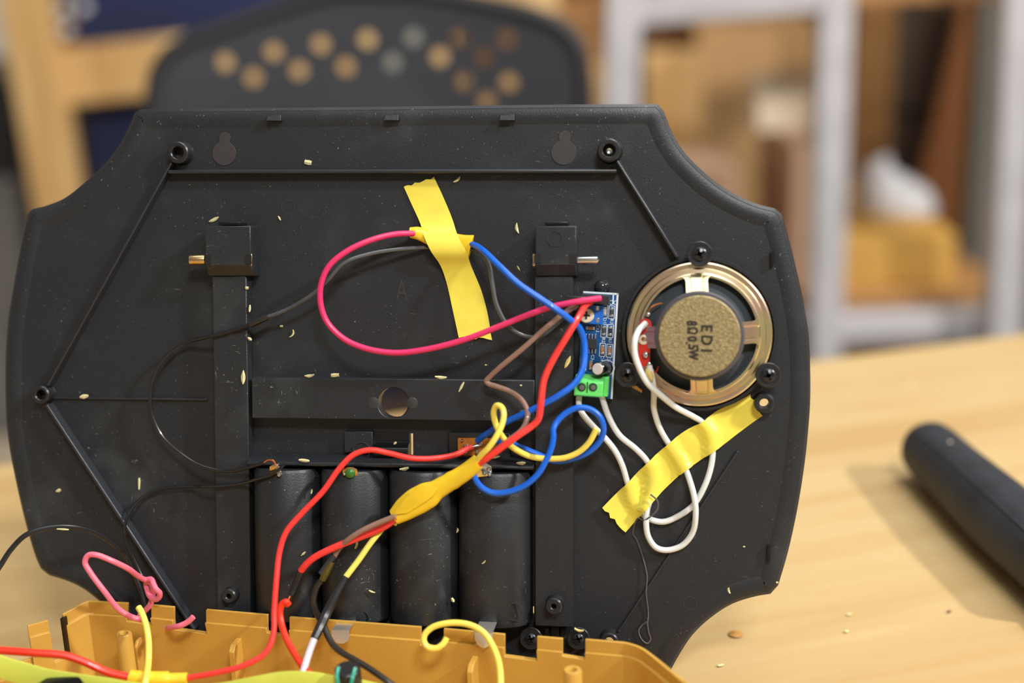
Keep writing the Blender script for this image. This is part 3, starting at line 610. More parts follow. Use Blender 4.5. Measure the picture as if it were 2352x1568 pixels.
cp = build('capacitor', MB().tube([ca_, ca_ + dd * 0.03, ca_ + dd * 0.12, ca_ + dd * 0.17, ca_ + dd * 0.22, ca_ + dd * 0.95, ca_ + dd * 0.985], [0.0024, 0.0026, 0.0026, 0.0023, 0.0026, 0.0026, 0.0023], 24), M_BLACKG, amp)
build('capacitor_top', MB().tube([ca_ + dd * 0.985, ca_ + dd * 1.0], [0.0021, 0.0019], 24), mat('alu_top', (232, 224, 222), 0.35, metal=0.3), cp)
# green screw terminal
xa, ya = B(1318, 908, 12); xb, yb = B(1398, 866, 12)
prof = [(ya, 3.2), (ya, 12.5), (ya + 0.0003, 13.0), (yb - 0.0022, 13.0), (yb - 0.0003, 9.5), (yb, 9.0), (yb, 3.2)]
n = len(prof); vs = [BV(xx, yy, h) for xx in (xa, xb - 0.0018) for yy, h in prof] 
tg = build('screw_terminal', MB().add(vs, [tuple(range(n)), tuple(range(2 * n - 1, n - 1, -1))] + [(i, (i + 1) % n, (i + 1) % n + n, i + n) for i in range(n)]), M_TERM, amp, bevel=0.0003, label='green two-way screw terminal')
build('terminal_side', MB().box(BV(xb - 0.0009, (ya + yb) / 2, 7.0), (0.0018, (yb - ya) * 0.96, 0.0076), RB), M_TERM, tg, bevel=0.0003)
for px in (1336, 1362):
    x, y = B(px, 889, 13); q = BV(x, y, 0)
    build('screw_well', MB().lathe([(0.0016, 0.01302), (0.0016, 0.01312), (0.0013, 0.01314), (0, 0.01306)], q, 20), mat('well_dark', (24, 60, 34), 0.5), tg)
    build('terminal_screw', MB().lathe([(0.0010, 0.01306), (0.0009, 0.01330), (0, 0.01334)], q + Vector((0.0001, -0.0001, 0)), 16), M_ALUD, tg)
    x2, y2 = B(px + 3, 868, 12); 
x, y = B(1349, 889, 13); build('divider', MB().box(BV(x, y, 13.02), (0.0004, 0.0040, 0.0002), RB), M_INK, tg)
c = P(1382, 660, 1.5); build('glue_blob', MB().lathe([(0.0030, 0.0), (0.0028, 0.0010), (0.0018, 0.0021), (0, 0.0026)], (c.x, c.y, 0), 20), mat('hot_glue_dark', (40, 42, 46), 0.08), amp, label='clear glue blob over the board edge')

# ================================================================== wires
def wire(name, pts, r, m, lab, cat='wire', k=6, n=10, group=None, frame=PF):
    return build(name, MB().tube(spline([P(*p) for p in pts], k), r / 1000, n), m, label=lab, cat=cat, group=group)
def sub(o, name, pts, r, m, k=4, n=8, lab=None):
    sp_ = spline([P(*p) for p in pts], k)
    if isinstance(r, list):
        rr = []
        for i in range(len(sp_)):
            f = i / k; j = min(int(f), len(r) - 2); rr.append((r[j] + (r[j + 1] - r[j]) * (f - j)) / 1000)
    else: rr = r / 1000
    return build(name, MB().tube(sp_, rr, n), m, o, label=lab)
w = wire('hookup_wire', [(952, 536, 5.0), (940, 536, 6), (905, 538, 9), (850, 552, 12), (795, 578, 14), (755, 612, 15), (737, 655, 15), (737, 700, 15), (752, 740, 15), (790, 778, 15.5), (840, 800, 16), (905, 810, 16), (975, 803, 16), (1060, 782, 16), (1140, 752, 16), (1210, 724, 16.5), (1262, 706, 17), (1312, 695, 17.5), (1340, 690, 17), (1379, 685, 13.5)], 1.12, WPINK, 'magenta wire in a wide loop from the crossed yellow tape to the board header')
w = wire('hookup_wire', [(613, 728, 8.2), (640, 719, 8.5), (680, 700, 9), (720, 674, 10), (755, 641, 11.5), (790, 604, 11), (850, 583, 8), (920, 572, 5.5), (985, 568, 2.2), (1040, 568, 2.0), (1085, 573, 4.5), (1108, 583, 8), (1124, 610, 10), (1131, 650, 11), (1141, 700, 12), (1165, 745, 12.5), (1200, 770, 13), (1237, 773, 13.5), (1270, 752, 12.5), (1300, 724, 11.5), (1318, 704, 10.6)], 0.78, WGREY, 'thin dark grey wire running under the crossed yellow tape to the board header')
w = wire('hookup_wire', [(590, 738, 8.8), (560, 750, 8.6), (530, 760, 8.2), (476, 774, 8.2), (430, 787, 4), (385, 815, 5), (355, 860, 6), (345, 910, 7), (350, 955, 7), (375, 1005, 6.5), (420, 1045, 7), (465, 1071, 9.5), (520, 1082, 10.5), (560, 1076, 12), (606, 1063, 14.5)], 0.72, WBLK, 'thin black wire arching from a splice sleeve to the first battery contact')
sub(w, 'splice_sleeve', [(615, 727, 8.8), (597, 735, 9.0), (575, 745, 8.9)], 1.35, M_BLACKP, lab='black heat-shrink sleeve'); sub(w, 'copper_tip', [(606, 1063, 14.5), (616, 1056, 15.5), (628, 1058, 16), (634, 1068, 15.5)], 0.35, M_COPPER)
w = wire('hookup_wire', [(654, 1066, 16.5), (640, 1078, 16.6), (622, 1090, 16.5), (588, 1101, 13.5), (545, 1112, 8.8), (500, 1117, 8.6), (474, 1117, 8.2), (440, 1117, 3.2), (400, 1119, 2.5), (365, 1124, 2.5), (328, 1141, 3.5), (303, 1168, 5.5), (289, 1196, 7), (288, 1222, 6), (296, 1256, 4), (320, 1310, 3), (345, 1370, 4), (352, 1420, 4)], 0.6, WBLK, 'fine black wire from the first battery contact down over the long rib')
w = wire('hookup_wire', [(-30, 1345, 40), (0, 1300, 36), (25, 1262, 34), (60, 1228, 32), (110, 1212, 28), (165, 1210, 24), (215, 1222, 19), (262, 1250, 14), (290, 1278, 9), (306, 1312, 7.5), (322, 1352, 7), (336, 1405, 7), (342, 1440, 6)], 1.0, WBLK, 'black wire rising in a broad arc past the lower rounded corner and into the tray')
BL1 = wire('hookup_wire', [(1084, 561, 5.0), (1096, 566, 8), (1115, 580, 13), (1150, 614, 18), (1190, 651, 20), (1240, 685, 21), (1280, 712, 21.5), (1308, 733, 20), (1330, 752, 16), (1341, 782, 14.5), (1343, 815, 15), (1338, 848, 16.5), (1320, 880, 18), (1280, 910, 19), (1220, 942, 18), (1165, 968, 16), (1120, 995, 12), (1097, 1012, 7.5)], 1.2, WBLUE, 'long blue wire from the crossed yellow tape past the board to the switch')
w = wire('hookup_wire', [(1140, 1013, 5.8), (1165, 1015, 7.5), (1196, 1027, 9.0), (1235, 1043, 9.5), (1275, 1059, 9.5), (1315, 1054, 10), (1356, 1035, 11), (1380, 1009, 12), (1386, 982, 13), (1377, 956, 14), (1356, 940, 14.5), (1329, 936, 15), (1302, 947, 15.5), (1281, 966, 16.5), (1271, 985, 18), (1271, 1003, 18.5), (1267, 1026, 19), (1254, 1057, 19.5), (1235, 1089, 20), (1203, 1116, 20), (1165, 1130, 20), (1130, 1131, 20), (1104, 1117, 20.5), (1089, 1094, 21), (1086, 1080, 21.3)], 1.15, WBLUE, 'blue wire that loops twice below the green terminal into the yellow wrapped splice')
YL = wire('hookup_wire', [(1092, 1062, 23.4), (1105, 1045, 25.5), (1122, 1028, 27), (1141, 1000, 27), (1153, 974, 26), (1157, 950, 25), (1152, 935, 24), (1141, 931, 23), (1134, 944, 22), (1137, 968, 21.5), (1149, 995, 21.5), (1168, 1019, 20), (1195, 1038, 17), (1222, 1049, 14), (1256, 1053, 13.6), (1297, 1051, 13.8), (1329, 1038, 14.2), (1352, 1017, 15), (1370, 985, 16)], 1.1, WYEL, 'yellow wire with a narrow upright loop and a free end near white wires')
w = wire('hookup_wire', [(1326, 700, 13.9), (1300, 716, 15), (1250, 756, 16), (1200, 801, 15.8), (1150, 842, 14), (1126, 864, 12.5), (1117, 875, 12), (1122, 881, 12), (1140, 887, 12.5), (1180, 903, 14), (1203, 925, 15.8), (1212, 953, 19.0), (1200, 985, 20.6), (1165, 1013, 21.4), (1130, 1039, 21.4), (1103, 1060, 21), (1094, 1068, 20.6)], 1.0, WBROWN, 'brown wire kinked sharply above the round hole, running to the yellow splice')
w = wire('hookup_wire', [(1358, 692, 13.5), (1345, 700, 14.8), (1330, 726, 18), (1300, 776, 20), (1270, 826, 20.5), (1250, 871, 21.5), (1243, 920, 22.8), (1238, 958, 22.8), (1233, 968, 22.8), (1222, 978, 22.9), (1190, 1000, 24.4), (1150, 1029, 24.8), (1117, 1053, 24.6), (1100, 1065, 23.4)], 1.25, WRED, 'red wire bending from the board header down to the yellow wrapped splice')
w = wire('hookup_wire', [(1085, 1026, 7.8), (1072, 1031, 9), (1048, 1043, 12), (1000, 1052, 15), (945, 1052, 17), (892, 1040, 17), (850, 1033, 17.5), (812, 1044, 18.5), (780, 1075, 20), (742, 1128, 22), (692, 1180, 24), (657, 1222, 26), (642, 1268, 28), (635, 1330, 31), (630, 1400, 34), (628, 1455, 37), (612, 1496, 40), (570, 1524, 43), (500, 1544, 45), (428, 1557, 46)], 1.1, WRED, 'long red wire from the switch curving down to the wrapped joint in the tray')
sub(w, 'solder_tip', [(1085, 1026, 7.8), (1092, 1024, 7.2), (1100, 1022, 6.6)], [0.5, 0.55, 0.6], M_SOLDER)
# the bundle that leaves the wrapped splice
w = wire('hookup_wire', [(912, 1188, 21.2), (890, 1205, 20.8), (870, 1216, 20.6), (820, 1236, 20.8), (770, 1256, 22), (722, 1280, 23), (702, 1297, 23), (691, 1311, 22.5)], 1.3, WRED, 'thick red wire stub leaving the lower end of the yellow splice')
sub(w, 'shrink_sleeve', [(692, 1310, 22.4), (684, 1330, 21.5), (676, 1350, 21.5), (668, 1366, 22)], [1.45, 1.4, 1.3, 1.2], M_BLACKP); sub(w, 'copper_core', [(668, 1366, 22), (663, 1376, 24), (659, 1385, 26)], 0.5, M_COPPER)
w = wire('hookup_wire', [(663, 1389, 27), (657, 1382, 27.5), (649, 1386, 27.5), (643, 1400, 28), (645, 1425, 29), (655, 1460, 32), (673, 1495, 36), (697, 1532, 41), (722, 1556, 45), (745, 1574, 48)], 1.3, WRED2, 'orange-red wire hooked over the tray notch with a bare copper end')
w = wire('hookup_wire', [(908, 1185, 24.2), (893, 1191, 24), (868, 1201, 23.8), (830, 1219, 23.8), (795, 1243, 22.5), (775, 1265, 19.5), (768, 1277, 19)], 1.0, WBROWN, 'grey-brown wire leaving the yellow splice beside the thick red stub')
sub(w, 'crimp_sleeve', [(768, 1274, 19), (752, 1297, 19.5), (737, 1318, 20)], 1.25, M_CHAIR); sub(w, 'olive_sleeve', [(762, 1290, 19.5), (748, 1315, 20), (740, 1332, 20)], [1.2, 1.5, 1.3], WOLIVE)
sub(w, 'wire_tail', [(738, 1332, 20), (728, 1345, 20), (721, 1368, 20), (722, 1392, 21), (731, 1415, 25), (742, 1432, 30), (752, 1458, 33), (765, 1480, 36), (785, 1498, 39), (815, 1515, 42), (850, 1536, 45), (890, 1564, 48), (905, 1575, 48)], 1.2, mat('wire_black_olive', (44, 40, 34), 0.4), k=6, n=10)
w = wire('hookup_wire', [(885, 1205, 17.8), (870, 1223, 18.4), (850, 1248, 19.6), (825, 1284, 21), (793, 1326, 23)], 1.15, WYELP, 'straight pale yellow wire running from the splice into a black sleeve')
sub(w, 'long_sleeve', [(794, 1324, 23), (770, 1368, 26), (748, 1412, 29), (735, 1440, 33), (722, 1466, 36)], [1.45, 1.75, 1.9, 1.8, 1.6], M_BLACKP, lab='long black heat-shrink sleeve'); sub(w, 'white_end', [(722, 1466, 36), (712, 1492, 38), (700, 1530, 42), (688, 1572, 46)], 1.3, mat('wire_lilac_white', (214, 208, 222), 0.4), lab='white lower end of the wire')
build('hookup_wire', MB().tube([P(921, 1187, 17.5), P(913, 1194, 17.0), P(906, 1204, 16.8)], 0.0009, 8), WYELP, label='short cut yellow wire stub sticking out at the foot of the splice', cat='wire')
# pink wire knotted at the tray
w = wire('hookup_wire', [(331, 1423, 26), (318, 1421, 26), (301, 1416, 27), (272, 1398, 29), (240, 1358, 32), (208, 1315, 33), (195, 1290, 33), (203, 1275, 33), (221, 1274, 33), (256, 1287, 31), (293, 1305, 26), (318, 1323, 19), (334, 1331, 15), (347, 1330, 15.5), (353, 1342, 17.5), (358, 1352, 18), (367, 1362, 17), (364, 1373, 16), (356, 1376, 15.5), (344, 1368, 14), (338, 1352, 12.5), (336, 1340, 12), (345, 1336, 13.5), (352, 1350, 14), (350, 1370, 12.2), (345, 1388, 12), (333, 1402, 11), (322, 1412, 9), (318, 1425, 8)], 1.1, WPALE, 'pink wire tied in a loose knot above the tray corner', k=6)
wire('hookup_wire', [(444, 1416, 22), (436, 1424, 22), (426, 1431, 22), (412, 1437, 22), (397, 1440, 20), (385, 1442, 14)], 1.1, WPALE, 'short pink wire end poking through a notch of the gold tray')
# tray wires
w = wire('hookup_wire', [(-20, 1492, 56), (30, 1495, 55), (80, 1499, 54), (150, 1505, 52), (195, 1520, 51), (245, 1542, 50), (302, 1556, 49)], 1.45, WRED2, 'straight red wire entering low beside the lime strap to the wrapped joint')
w = wire('hookup_wire', [(318, 1394, 30), (324, 1404, 31), (334, 1430, 34), (341, 1470, 39), (341, 1515, 44), (336, 1556, 53), (332, 1576, 56)], 1.2, WYEL, 'upright yellow wire with a free end standing in front of the pink knot')
w = wire('hookup_wire', [(1026, 1464, 33), (1018, 1478, 34), (1003, 1488, 34.5), (985, 1487, 34.5), (974, 1474, 34), (975, 1458, 33.5), (992, 1441, 33), (1020, 1432, 33), (1052, 1430, 33), (1083, 1436, 33.5), (1110, 1452, 34.5), (1130, 1480, 37), (1144, 1515, 40), (1149, 1545, 43), (1150, 1576, 46)], 1.15, WYEL, 'yellow wire curled into a hook over the gold tray edge')
# speaker wires
w1 = wire('hookup_wire', [(1484, 741, 13.4), (1478, 747, 14), (1468, 757, 15), (1458, 782, 17), (1458, 812, 17), (1468, 844, 16.5), (1487, 879, 15), (1522, 911, 12), (1554, 936, 8), (1592, 956, 4), (1612, 969, 2.0), (1632, 998, 1.8), (1637, 1030, 1.8), (1634, 1066, 2.2), (1620, 1112, 3.0), (1592, 1160, 2.0), (1556, 1186, 2.0), (1524, 1198, 2.0), (1496, 1193, 1.9), (1474, 1179, 1.6), (1452, 1146, 1.5), (1441, 1108, 1.8), (1429, 1068, 3.5), (1412, 1034, 5), (1386, 1002, 5.5), (1363, 979, 6), (1338, 950, 8), (1330, 930, 8.5), (1330, 910, 8)], 1.12, WWHITE, 'white wire from the upper speaker tag looping under the long tape to the terminal')
w2 = wire('hookup_wire', [(1491, 840, 12.8), (1494, 852, 12.5), (1498, 870, 11.5), (1502, 902, 9), (1502, 938, 5.5), (1515, 982, 3), (1538, 1022, 1.7), (1573, 1074, 1.9), (1585, 1105, 4.2), (1595, 1143, 5.6), (1598, 1180, 5.6), (1591, 1222, 3.5), (1567, 1252, 2.5), (1532, 1263, 2.5), (1507, 1257, 3), (1489, 1232, 4), (1484, 1200, 4.7), (1487, 1169, 4.6), (1495, 1137, 2.4), (1499, 1092, 1.8), (1487, 1060, 2.5), (1461, 1031, 4), (1423, 999, 5), (1398, 956, 6.5), (1384, 916, 7.5), (1382, 906, 8)], 1.12, WWHITE, 'white wire from the lower speaker tag with the lowest drooping loop')
sub(w2, 'melted_insulation', [(1487, 846, 12.9), (1489, 856, 13.2), (1494, 868, 12.8), (1497, 876, 12)], [0.6, 1.5, 1.3, 0.6], mat('yellowed', (222, 200, 128), 0.4), lab='yellowed melted insulation')
# a dark thread
th = [(1494, 1135, 6.0), (1510, 1150, 6.5), (1510, 1168, 6.5), (1497, 1184, 6.4), (1478, 1194, 5.2), (1466, 1190, 3.5), (1457, 1205, 2), (1454, 1225, 1.5), (1463, 1240, 1.2), (1475, 1275, 1), (1486, 1322, 1.6), (1484, 1360, 1.7), (1489, 1410, 1), (1487, 1432, 1.6), (1490, 1452, 1.4), (1494, 1468, 1), (1487, 1477, 1), (1474, 1468, 1), (1467, 1448, 1), (1474, 1436, 1), (1485, 1428, 1.6)]
build('loose_thread', MB().tube(spline([P(*p) for p in th], 6), 0.00032, 6), M_HAIR, label='fine dark thread hanging from the long tape and ending in a small loop', cat='thread')

# ================================================================== yellow tape
def tape(name, A, Bp, lab, m, under=(), lift=0.9, n=9, t=0.00012, k=5, jag=0.0006):
    """strip between two edge lines (px, py, h); it rises over the wires listed in under"""
    a, b = spline([P(*p) for p in A], k), spline([P(*p) for p in Bp], k); rows = []
    for i in range(len(a)):
        row = []
        for j in range(n):
            s = j / (n - 1); q = a[i].lerp(b[i], s)
            for W, r in under:
                dmin = min((Vector((q.x - w.x, q.y - w.y)).length, w.z) for w in W); rr = r * 2.2
                if dmin[0] < rr: q.z = max(q.z, dmin[1] + r * 1.02 * math.sqrt(max(0, 1 - (dmin[0] / rr) ** 2)) + 0.0002)
            if i in (0, len(a) - 1): q += (a[1] - a[0]).normalized() * random.uniform(-jag, jag)
            row.append(q)
        rows.append(row)
    return build(name, MB().sheet(rows, t), m, label=lab, cat='tape', ang=60)
def wpts(pts, k=6): return spline([P(*p) for p in pts], k)
gw = wpts([(920, 572, 3.6), (985, 568, 2.4), (1040, 568, 2.4), (1085, 573, 3.6)])
ta_ = tape('yellow_tape', [(928, 430, 0.6), (946, 470, 0.5), (965, 512, 1.6), (975, 545, 5.8), (990, 577, 6.4), (1012, 610, 3.0), (1026, 650, 0.9), (1040, 712, 0.5), (1054, 776, 0.9)], [(998, 409, 0.6), (1018, 452, 0.5), (1038, 500, 1.6), (1052, 542, 5.8), (1072, 580, 6.4), (1082, 610, 3.4), (1106, 668, 0.9), (1121, 725, 0.6), (1129, 778, 1.2)], 'yellow tape strip stuck slantwise over the magenta and blue wire splice', M_TAPE, [(gw, 0.0008)])
# the splice wrapped underneath it
ax = [P(942, 534, 4.2), P(960, 536, 4.2), P(985, 545, 3.4), P(1030, 556, 3.0), P(1060, 564, 3.4), P(1082, 568, 4.2)]
ax = spline(ax, 4); rows = []
for i, p in enumerate(ax):
    tt = i / (len(ax) - 1); wy = 0.0020 + 0.0026 * tt; wz = 0.0016 + 0.0002 * tt
    if 0.2 < tt < 0.78: wz *= 0.8
    rows.append([p + Vector((0.25 * wy * math.cos(q) * (1 if tt > 0.5 else 0), wy * math.cos(q), max(wz * math.sin(q), -p.z + 0.0006))) for q in [2 * math.pi * k / 18 for k in range(18)]])
build('wrapped_splice', MB().loft(rows, close=True, caps=True), M_TAPED, label='yellow tape wrapping that joins the magenta wire and blue wire', cat='tape', ang=50)
wA = wpts([(1592, 956, 4), (1612, 969, 2.0), (1632, 998, 1.8), (1637, 1030, 1.8), (1634, 1066, 2.2)]); wB = wpts([(1515, 982, 3), (1538, 1022, 1.7), (1573, 1074, 1.9), (1585, 1105, 4.2)])
wC = wpts([(1487, 1060, 2.5), (1499, 1092, 1.8), (1495, 1137, 2.4), (1487, 1169, 4.6)]); wD = wpts([(1441, 1108, 1.8), (1452, 1146, 1.5), (1474, 1179, 1.6)])
tape('yellow_tape', [(1383, 1166, 2.4), (1410, 1138, 1.4), (1440, 1109, 1.2), (1487, 1061, 1.2), (1515, 1036, 1.4), (1540, 1014, 1.4), (1572, 990, 1.6), (1612, 968, 1.2), (1650, 941, 0.7), (1690, 924, 0.6), (1722, 906, 0.6)], [(1438, 1221, 2.4), (1470, 1184, 1.4), (1500, 1150, 1.2), (1545, 1105, 1.2), (1570, 1083, 1.4), (1592, 1068, 1.4), (1618, 1050, 1.6), (1660, 1022, 1.2), (1695, 995, 0.7), (1726, 972, 0.6), (1753, 953, 0.6)], 'long yellow tape strip holding the two white wires below the speaker', M_TAPE, [(wA, 0.00125), (wB, 0.00125), (wC, 0.00125), (wD, 0.00125)])
# the long wrapped splice over the battery tubes
ax = spline([P(1098, 1060, 22.4), P(1085, 1072, 22.0), P(1060, 1090, 21.4), P(1030, 1108, 21.0), P(1003, 1124, 20.6), P(985, 1135, 20.6), P(950, 1155, 20.4), P(925, 1172, 20.2), P(906, 1187, 20.2)], 3); rows = []
d = (ax[0] - ax[-1]).normalized(); nn = Vector((-d.y, d.x, 0)); m_ = len(ax) - 1
for i, p in enumerate(ax):
    t = i / m_
    prof = ((0, 0.0029), (0.3, 0.0033), (0.34, 0.0036), (0.37, 0.0034), (0.5, 0.0037), (0.62, 0.0049), (0.72, 0.0052), (0.86, 0.0044), (1.0, 0.0031))
    wy = next(a[1] + (b[1] - a[1]) * (t - a[0]) / (b[0] - a[0]) for a, b in zip(prof, prof[1:]) if t <= b[0] + 1e-9)
    wz = 0.0029 - 0.0006 * t; sh = 0
    rows.append([p + nn * (wy * math.cos(q) + sh) + Vector((0, 0, wz * math.sin(q))) for q in [2 * math.pi * k / 20 for k in range(20)]])
ws = build('wrapped_splice', MB().loft(rows, close=True, caps=True), M_TAPED, label='tapered yellow tape wrapping around the bundle over the battery tubes', cat='tape', ang=50)
fl = [[P(1007, 1119, 23.6), P(986, 1116, 24.2), P(962, 1112, 24.2)], [P(996, 1137, 24), P(968, 1134, 24.4), P(943, 1131, 23.8)], [P(974, 1154, 23.6), P(946, 1155, 23.8), P(921, 1157, 23.2)], [P(936, 1178, 22.8), P(915, 1180, 22.9), P(899, 1184, 22.4)]]
build('tape_flap', MB().sheet(fl, 0.0002), M_TAPED, ws, label='loose flap of tape')
# wrapped joint in the tray
ax = spline([P(300, 1556, 49), P(312, 1558, 49), P(350, 1560, 48.5), P(384, 1560, 48), P(390, 1560, 47.6), P(430, 1559, 46.4)], 3)
build('wrapped_splice', MB().tube(ax, [0.0024 + (0.0006 if i < 11 else 0.0) for i in range(len(ax))], 14), M_TAPED, label='yellow tape wrapping on the red wire joint low in the gold tray', cat='tape')

# ================================================================== pale shavings
def shaving(px, py, L, W, ang, h, lab, m=M_SHAV, curl=0.0, taper=0.5, frame=PF, pt=None):
    c = P(px, py, h) if pt is None else pt; L /= 6200; W /= 7000; a = math.radians(ang); rows = []
    for i in range(6):
        t = i / 5 - 0.5; w = W * (1 - taper * (2 * abs(t)) ** 2) * (0.85 + 0.3 * random.random()); off = curl * L * (t * t - 0.12)
        x, y = t * L, off; q = [Vector((x, y + w * s, 0.00035 * math.cos(s * 3) + 0.0006 * abs(curl) * t * t * 4 + 0.00005)) for s in (-0.5, 0, 0.5)]
        rows.append([c + Vector((v.x * math.cos(a) - v.y * math.sin(a), v.x * math.sin(a) + v.y * math.cos(a), v.z)) for v in q])
    return build('plastic_shaving', MB().sheet(rows, 0.00025), m, frame=frame, label=lab, cat='shaving', group='pale shavings on the black cover' if frame is PF else 'crumbs on the table')
SH = [
 (708, 373, 17, 13, -10, 0, 'blunt pale chip just above the long horizontal rib', 0, 0.2), (492, 504, 27, 9, 25, 0, 'leaf-shaped pale shaving above the latch block with the brass pin', 0.1, 0.8),
 (642, 501, 12, 5, -60, 0, 'tiny pale shaving between that latch block and the crossed tape', 0, 0.7), (1050, 413, 20, 7, 38, 0, 'curved pale shaving beside the top of the crossed tape', 0.4, 0.6),
 (1188, 524, 25, 8, 100, 0, 'crescent pale shaving beside the latch block with the steel pin', -0.5, 0.8), (1191, 616, 14, 4.5, -58, 0, 'thin pale sliver above the blue wire', 0, 0.8),
 (568, 661, 8, 8, 0, 7, 'round pale crumb on the column below the brass pin', 0, 0.3), (574, 708, 17, 7, 85, 7, 'small oval pale shaving on the column edge, above the splice sleeve', 0, 0.6),
 (574, 778, 11, 8, -35, 7, 'small pale crumb on the column edge, below the splice sleeve', 0, 0.5), (559, 866, 33, 11, 88, 7, 'tall pale shaving at the foot of the column by the cross bar', 0, 0.8),
 (712, 862, 24, 8, 8, 7, 'pale shaving on the cross bar edge nearest the column', 0.3, 0.7), (770, 861, 19, 10, 4, 7, 'square pale chip on the cross bar edge', 0, 0.1),
 (1013, 866, 28, 8, -4, 7, 'flat pale shaving on the cross bar edge below the tape', 0.2, 0.6), (1060, 888, 26, 6, 62, 7, 'slanting pale sliver on the cross bar beside the round hole', 0, 0.6),
 (1304, 831, 32, 11, 65, 7, 'pointed yellowish shaving on the column beside the blue board', 0.1, 0.9), (194, 910, 22, 13, 10, 1.4, 'plump pale flake on the faint rib beside the outer post', 0, 0.6),
 (672, 766, 20, 5, 65, 0, 'hook-shaped pale shaving inside the magenta loop side', 0.8, 0.4), (647, 749, 7, 6, 0, 0, 'white dot beside the hook-shaped shaving', 0, 0.3),
 (699, 1057, 26, 10, -5, 10.4, 'pale flake on the shoulder above the first battery tube', 0, 0.6), (135, 1126, 13, 9, 20, 0, 'small triangular pale chip outside the long bright rib', 0, 0.5),
 (320, 1110, 28, 6, 88, 0, 'upright pale sliver inside the long bright rib', 0, 0.3), (145, 1215, 29, 5, -2, 29.5, 'flat pale splinter hanging on the arched black wire', 0, 0.5),
 (697, 1271, 15, 5, 42, 13.4, 'slanting pale shaving on the first battery tube', 0, 0.6), (716, 1128, 11, 5, 80, 13, 'tiny pale sliver near the top of the first battery tube', 0, 0.6),
 (819, 1251, 17, 6, 75, 15.4, 'ragged pale shaving on the second battery tube beside the pale yellow wire', 0.3, 0.2), (855, 1358, 16, 5, -18, 14, 'small curved shaving low on the second battery tube', 0.4, 0.6),
 (929, 1076, 22, 8, 10, 11, 'pale flake on the shoulder above the third battery tube', 0.2, 0.5), (1197, 1063, 22, 9, 2, 10, 'mound-shaped pale flake on the shoulder above the fourth battery tube', 0.2, 0.8),
 (1136, 1050, 27, 6, 10, 4.6, 'thin pale shaving under the brown switch board', 0.3, 0.6), (1040, 1377, 11, 8, -60, 11.5, 'pale crumb low between the third and fourth battery tubes', 0, 0.4),
 (1051, 1217, 11, 5, 80, 9, 'tiny pale curl between the third and fourth battery tubes', 0.5, 0.4), (1112, 1290, 11, 4, 45, 15.2, 'tiny pale sliver on the fourth battery tube', 0.3, 0.5),
 (1674, 1355, 14, 6, -75, 0, 'small pale curl near the lower concave corner', 0.4, 0.4), (1330, 1446, 22, 8, -12, 6.9, 'bent yellowish shaving on the washer screw behind the narrow notch', 0.6, 0.3),
 (908, 1017, 8, 6, 40, 6.4, 'pale crumb on the dark door catch below the round hole', 0, 0.4), (1709, 1255, 5, 4, 0, 0, 'tiny pale crumb on the bare lower part of the cover', 0, 0.3),
 (1785, 1337, 5, 5, 0, 1.6, 'tiny pale crumb at the lower corner of the rim', 0, 0.3), (1116, 838, 4, 4, 0, 7, 'white grain above the cross bar near the kinked brown wire', 0, 0.3), (1197, 885, 5, 5, 0, 7.2, 'white grain on the cross bar under the brown wire', 0, 0.3)]
for px, py, L, W_, ang, h, lab, cu, tp_ in SH: shaving(px, py, L, W_, ang, h + 0.1, lab, M_SHAVY if 'yellowish' in lab else M_SHAV, cu, tp_)
for px, py, L, W_, lab, m in ((1950, 1411, 12, 7, 'pale wood crumb on the table, the one nearer the cover of two', M_SHAV), (1944, 1450, 10, 9, 'pale square wood crumb on the table, nearest the viewer of two', M_SHAV), (2180, 1404, 11, 8, 'small rust-brown speck on the table beside the dark grip shadow', M_ORANGEWOOD), (1655, 1528, 16, 8, 'pale smear-like shaving on the table by the tray corner', M_SHAV), (2090, 882, 30, 14, 'whitish scrap near the far edge of the table', M_PAPER)):
    w_ = at_z(px, py, TZ); shaving(0, 0, L, W_, 15, 0, lab, m, 0, 0.4, ID, w_)

# ================================================================== gold tray (front shell lying face down)
tray = empty('gold_tray', (0.1, -0.1, 0.0), SF, 'open gold plastic front shell with notched rear wall lying face down on the table', 'tray')
ZR = ZRIM - TZ
segs = [((200, 1385), (290, 1389), (290, 1427)), ((344, 1393), (397, 1398), (397, 1446)), ((470, 1404), (612, 1416), (612, 1454)), ((662, 1421), (965, 1444), (965, 1482)), ((1017, 1448), (1158, 1461), (1158, 1508)), ((1232, 1466), (1291, 1471), (1291, 1507)), ((1343, 1473), (1430, 1480), None)]
def wall_poly(drop):
    pts = []
    for i, (a, b, nb) in enumerate(segs):
        A, Bb = TW(a[0], a[1] + drop, 0), TW(b[0], b[1] + drop, 0); pts += [(A.x, A.z), (Bb.x, Bb.z)]
        if nb:
            c0 = TW(nb[0], nb[1] + (0 if drop else 0), 0); c1 = segs[i + 1][0]; x1 = TW(c1[0], c1[1], 0).x; pts += [(Bb.x, c0.z), (x1, c0.z - 0.0008)]
    return pts
top = wall_poly(0); xl, xr = top[0][0], top[-1][0]
def fmap(y0, y1): return lambda p, h: Vector((p[0], y0 + (y1 - y0) * h, p[1]))
WB = 0.0016
build('rear_wall', MB().plate(wall_poly(27) + [(xr, WB), (xl, WB)], [], 0, 1, fmap(-0.0024, 0.0)), M_GOLD, tray, bevel=0.0002)
lip = []
for i, (a, b, nb) in enumerate(segs):
    p0, p1, p2, p3 = TW(a[0], a[1], 0), TW(b[0], b[1], 0), TW(b[0], b[1] + 28, 0), TW(a[0], a[1] + 28, 0)
    build('lip', MB().plate([(p0.x, p0.z), (p1.x, p1.z), (p2.x, p2.z), (p3.x, p3.z)], [], 0, 1, fmap(-0.0024, -0.0012)), M_GOLD, tray, bevel=0.00015)
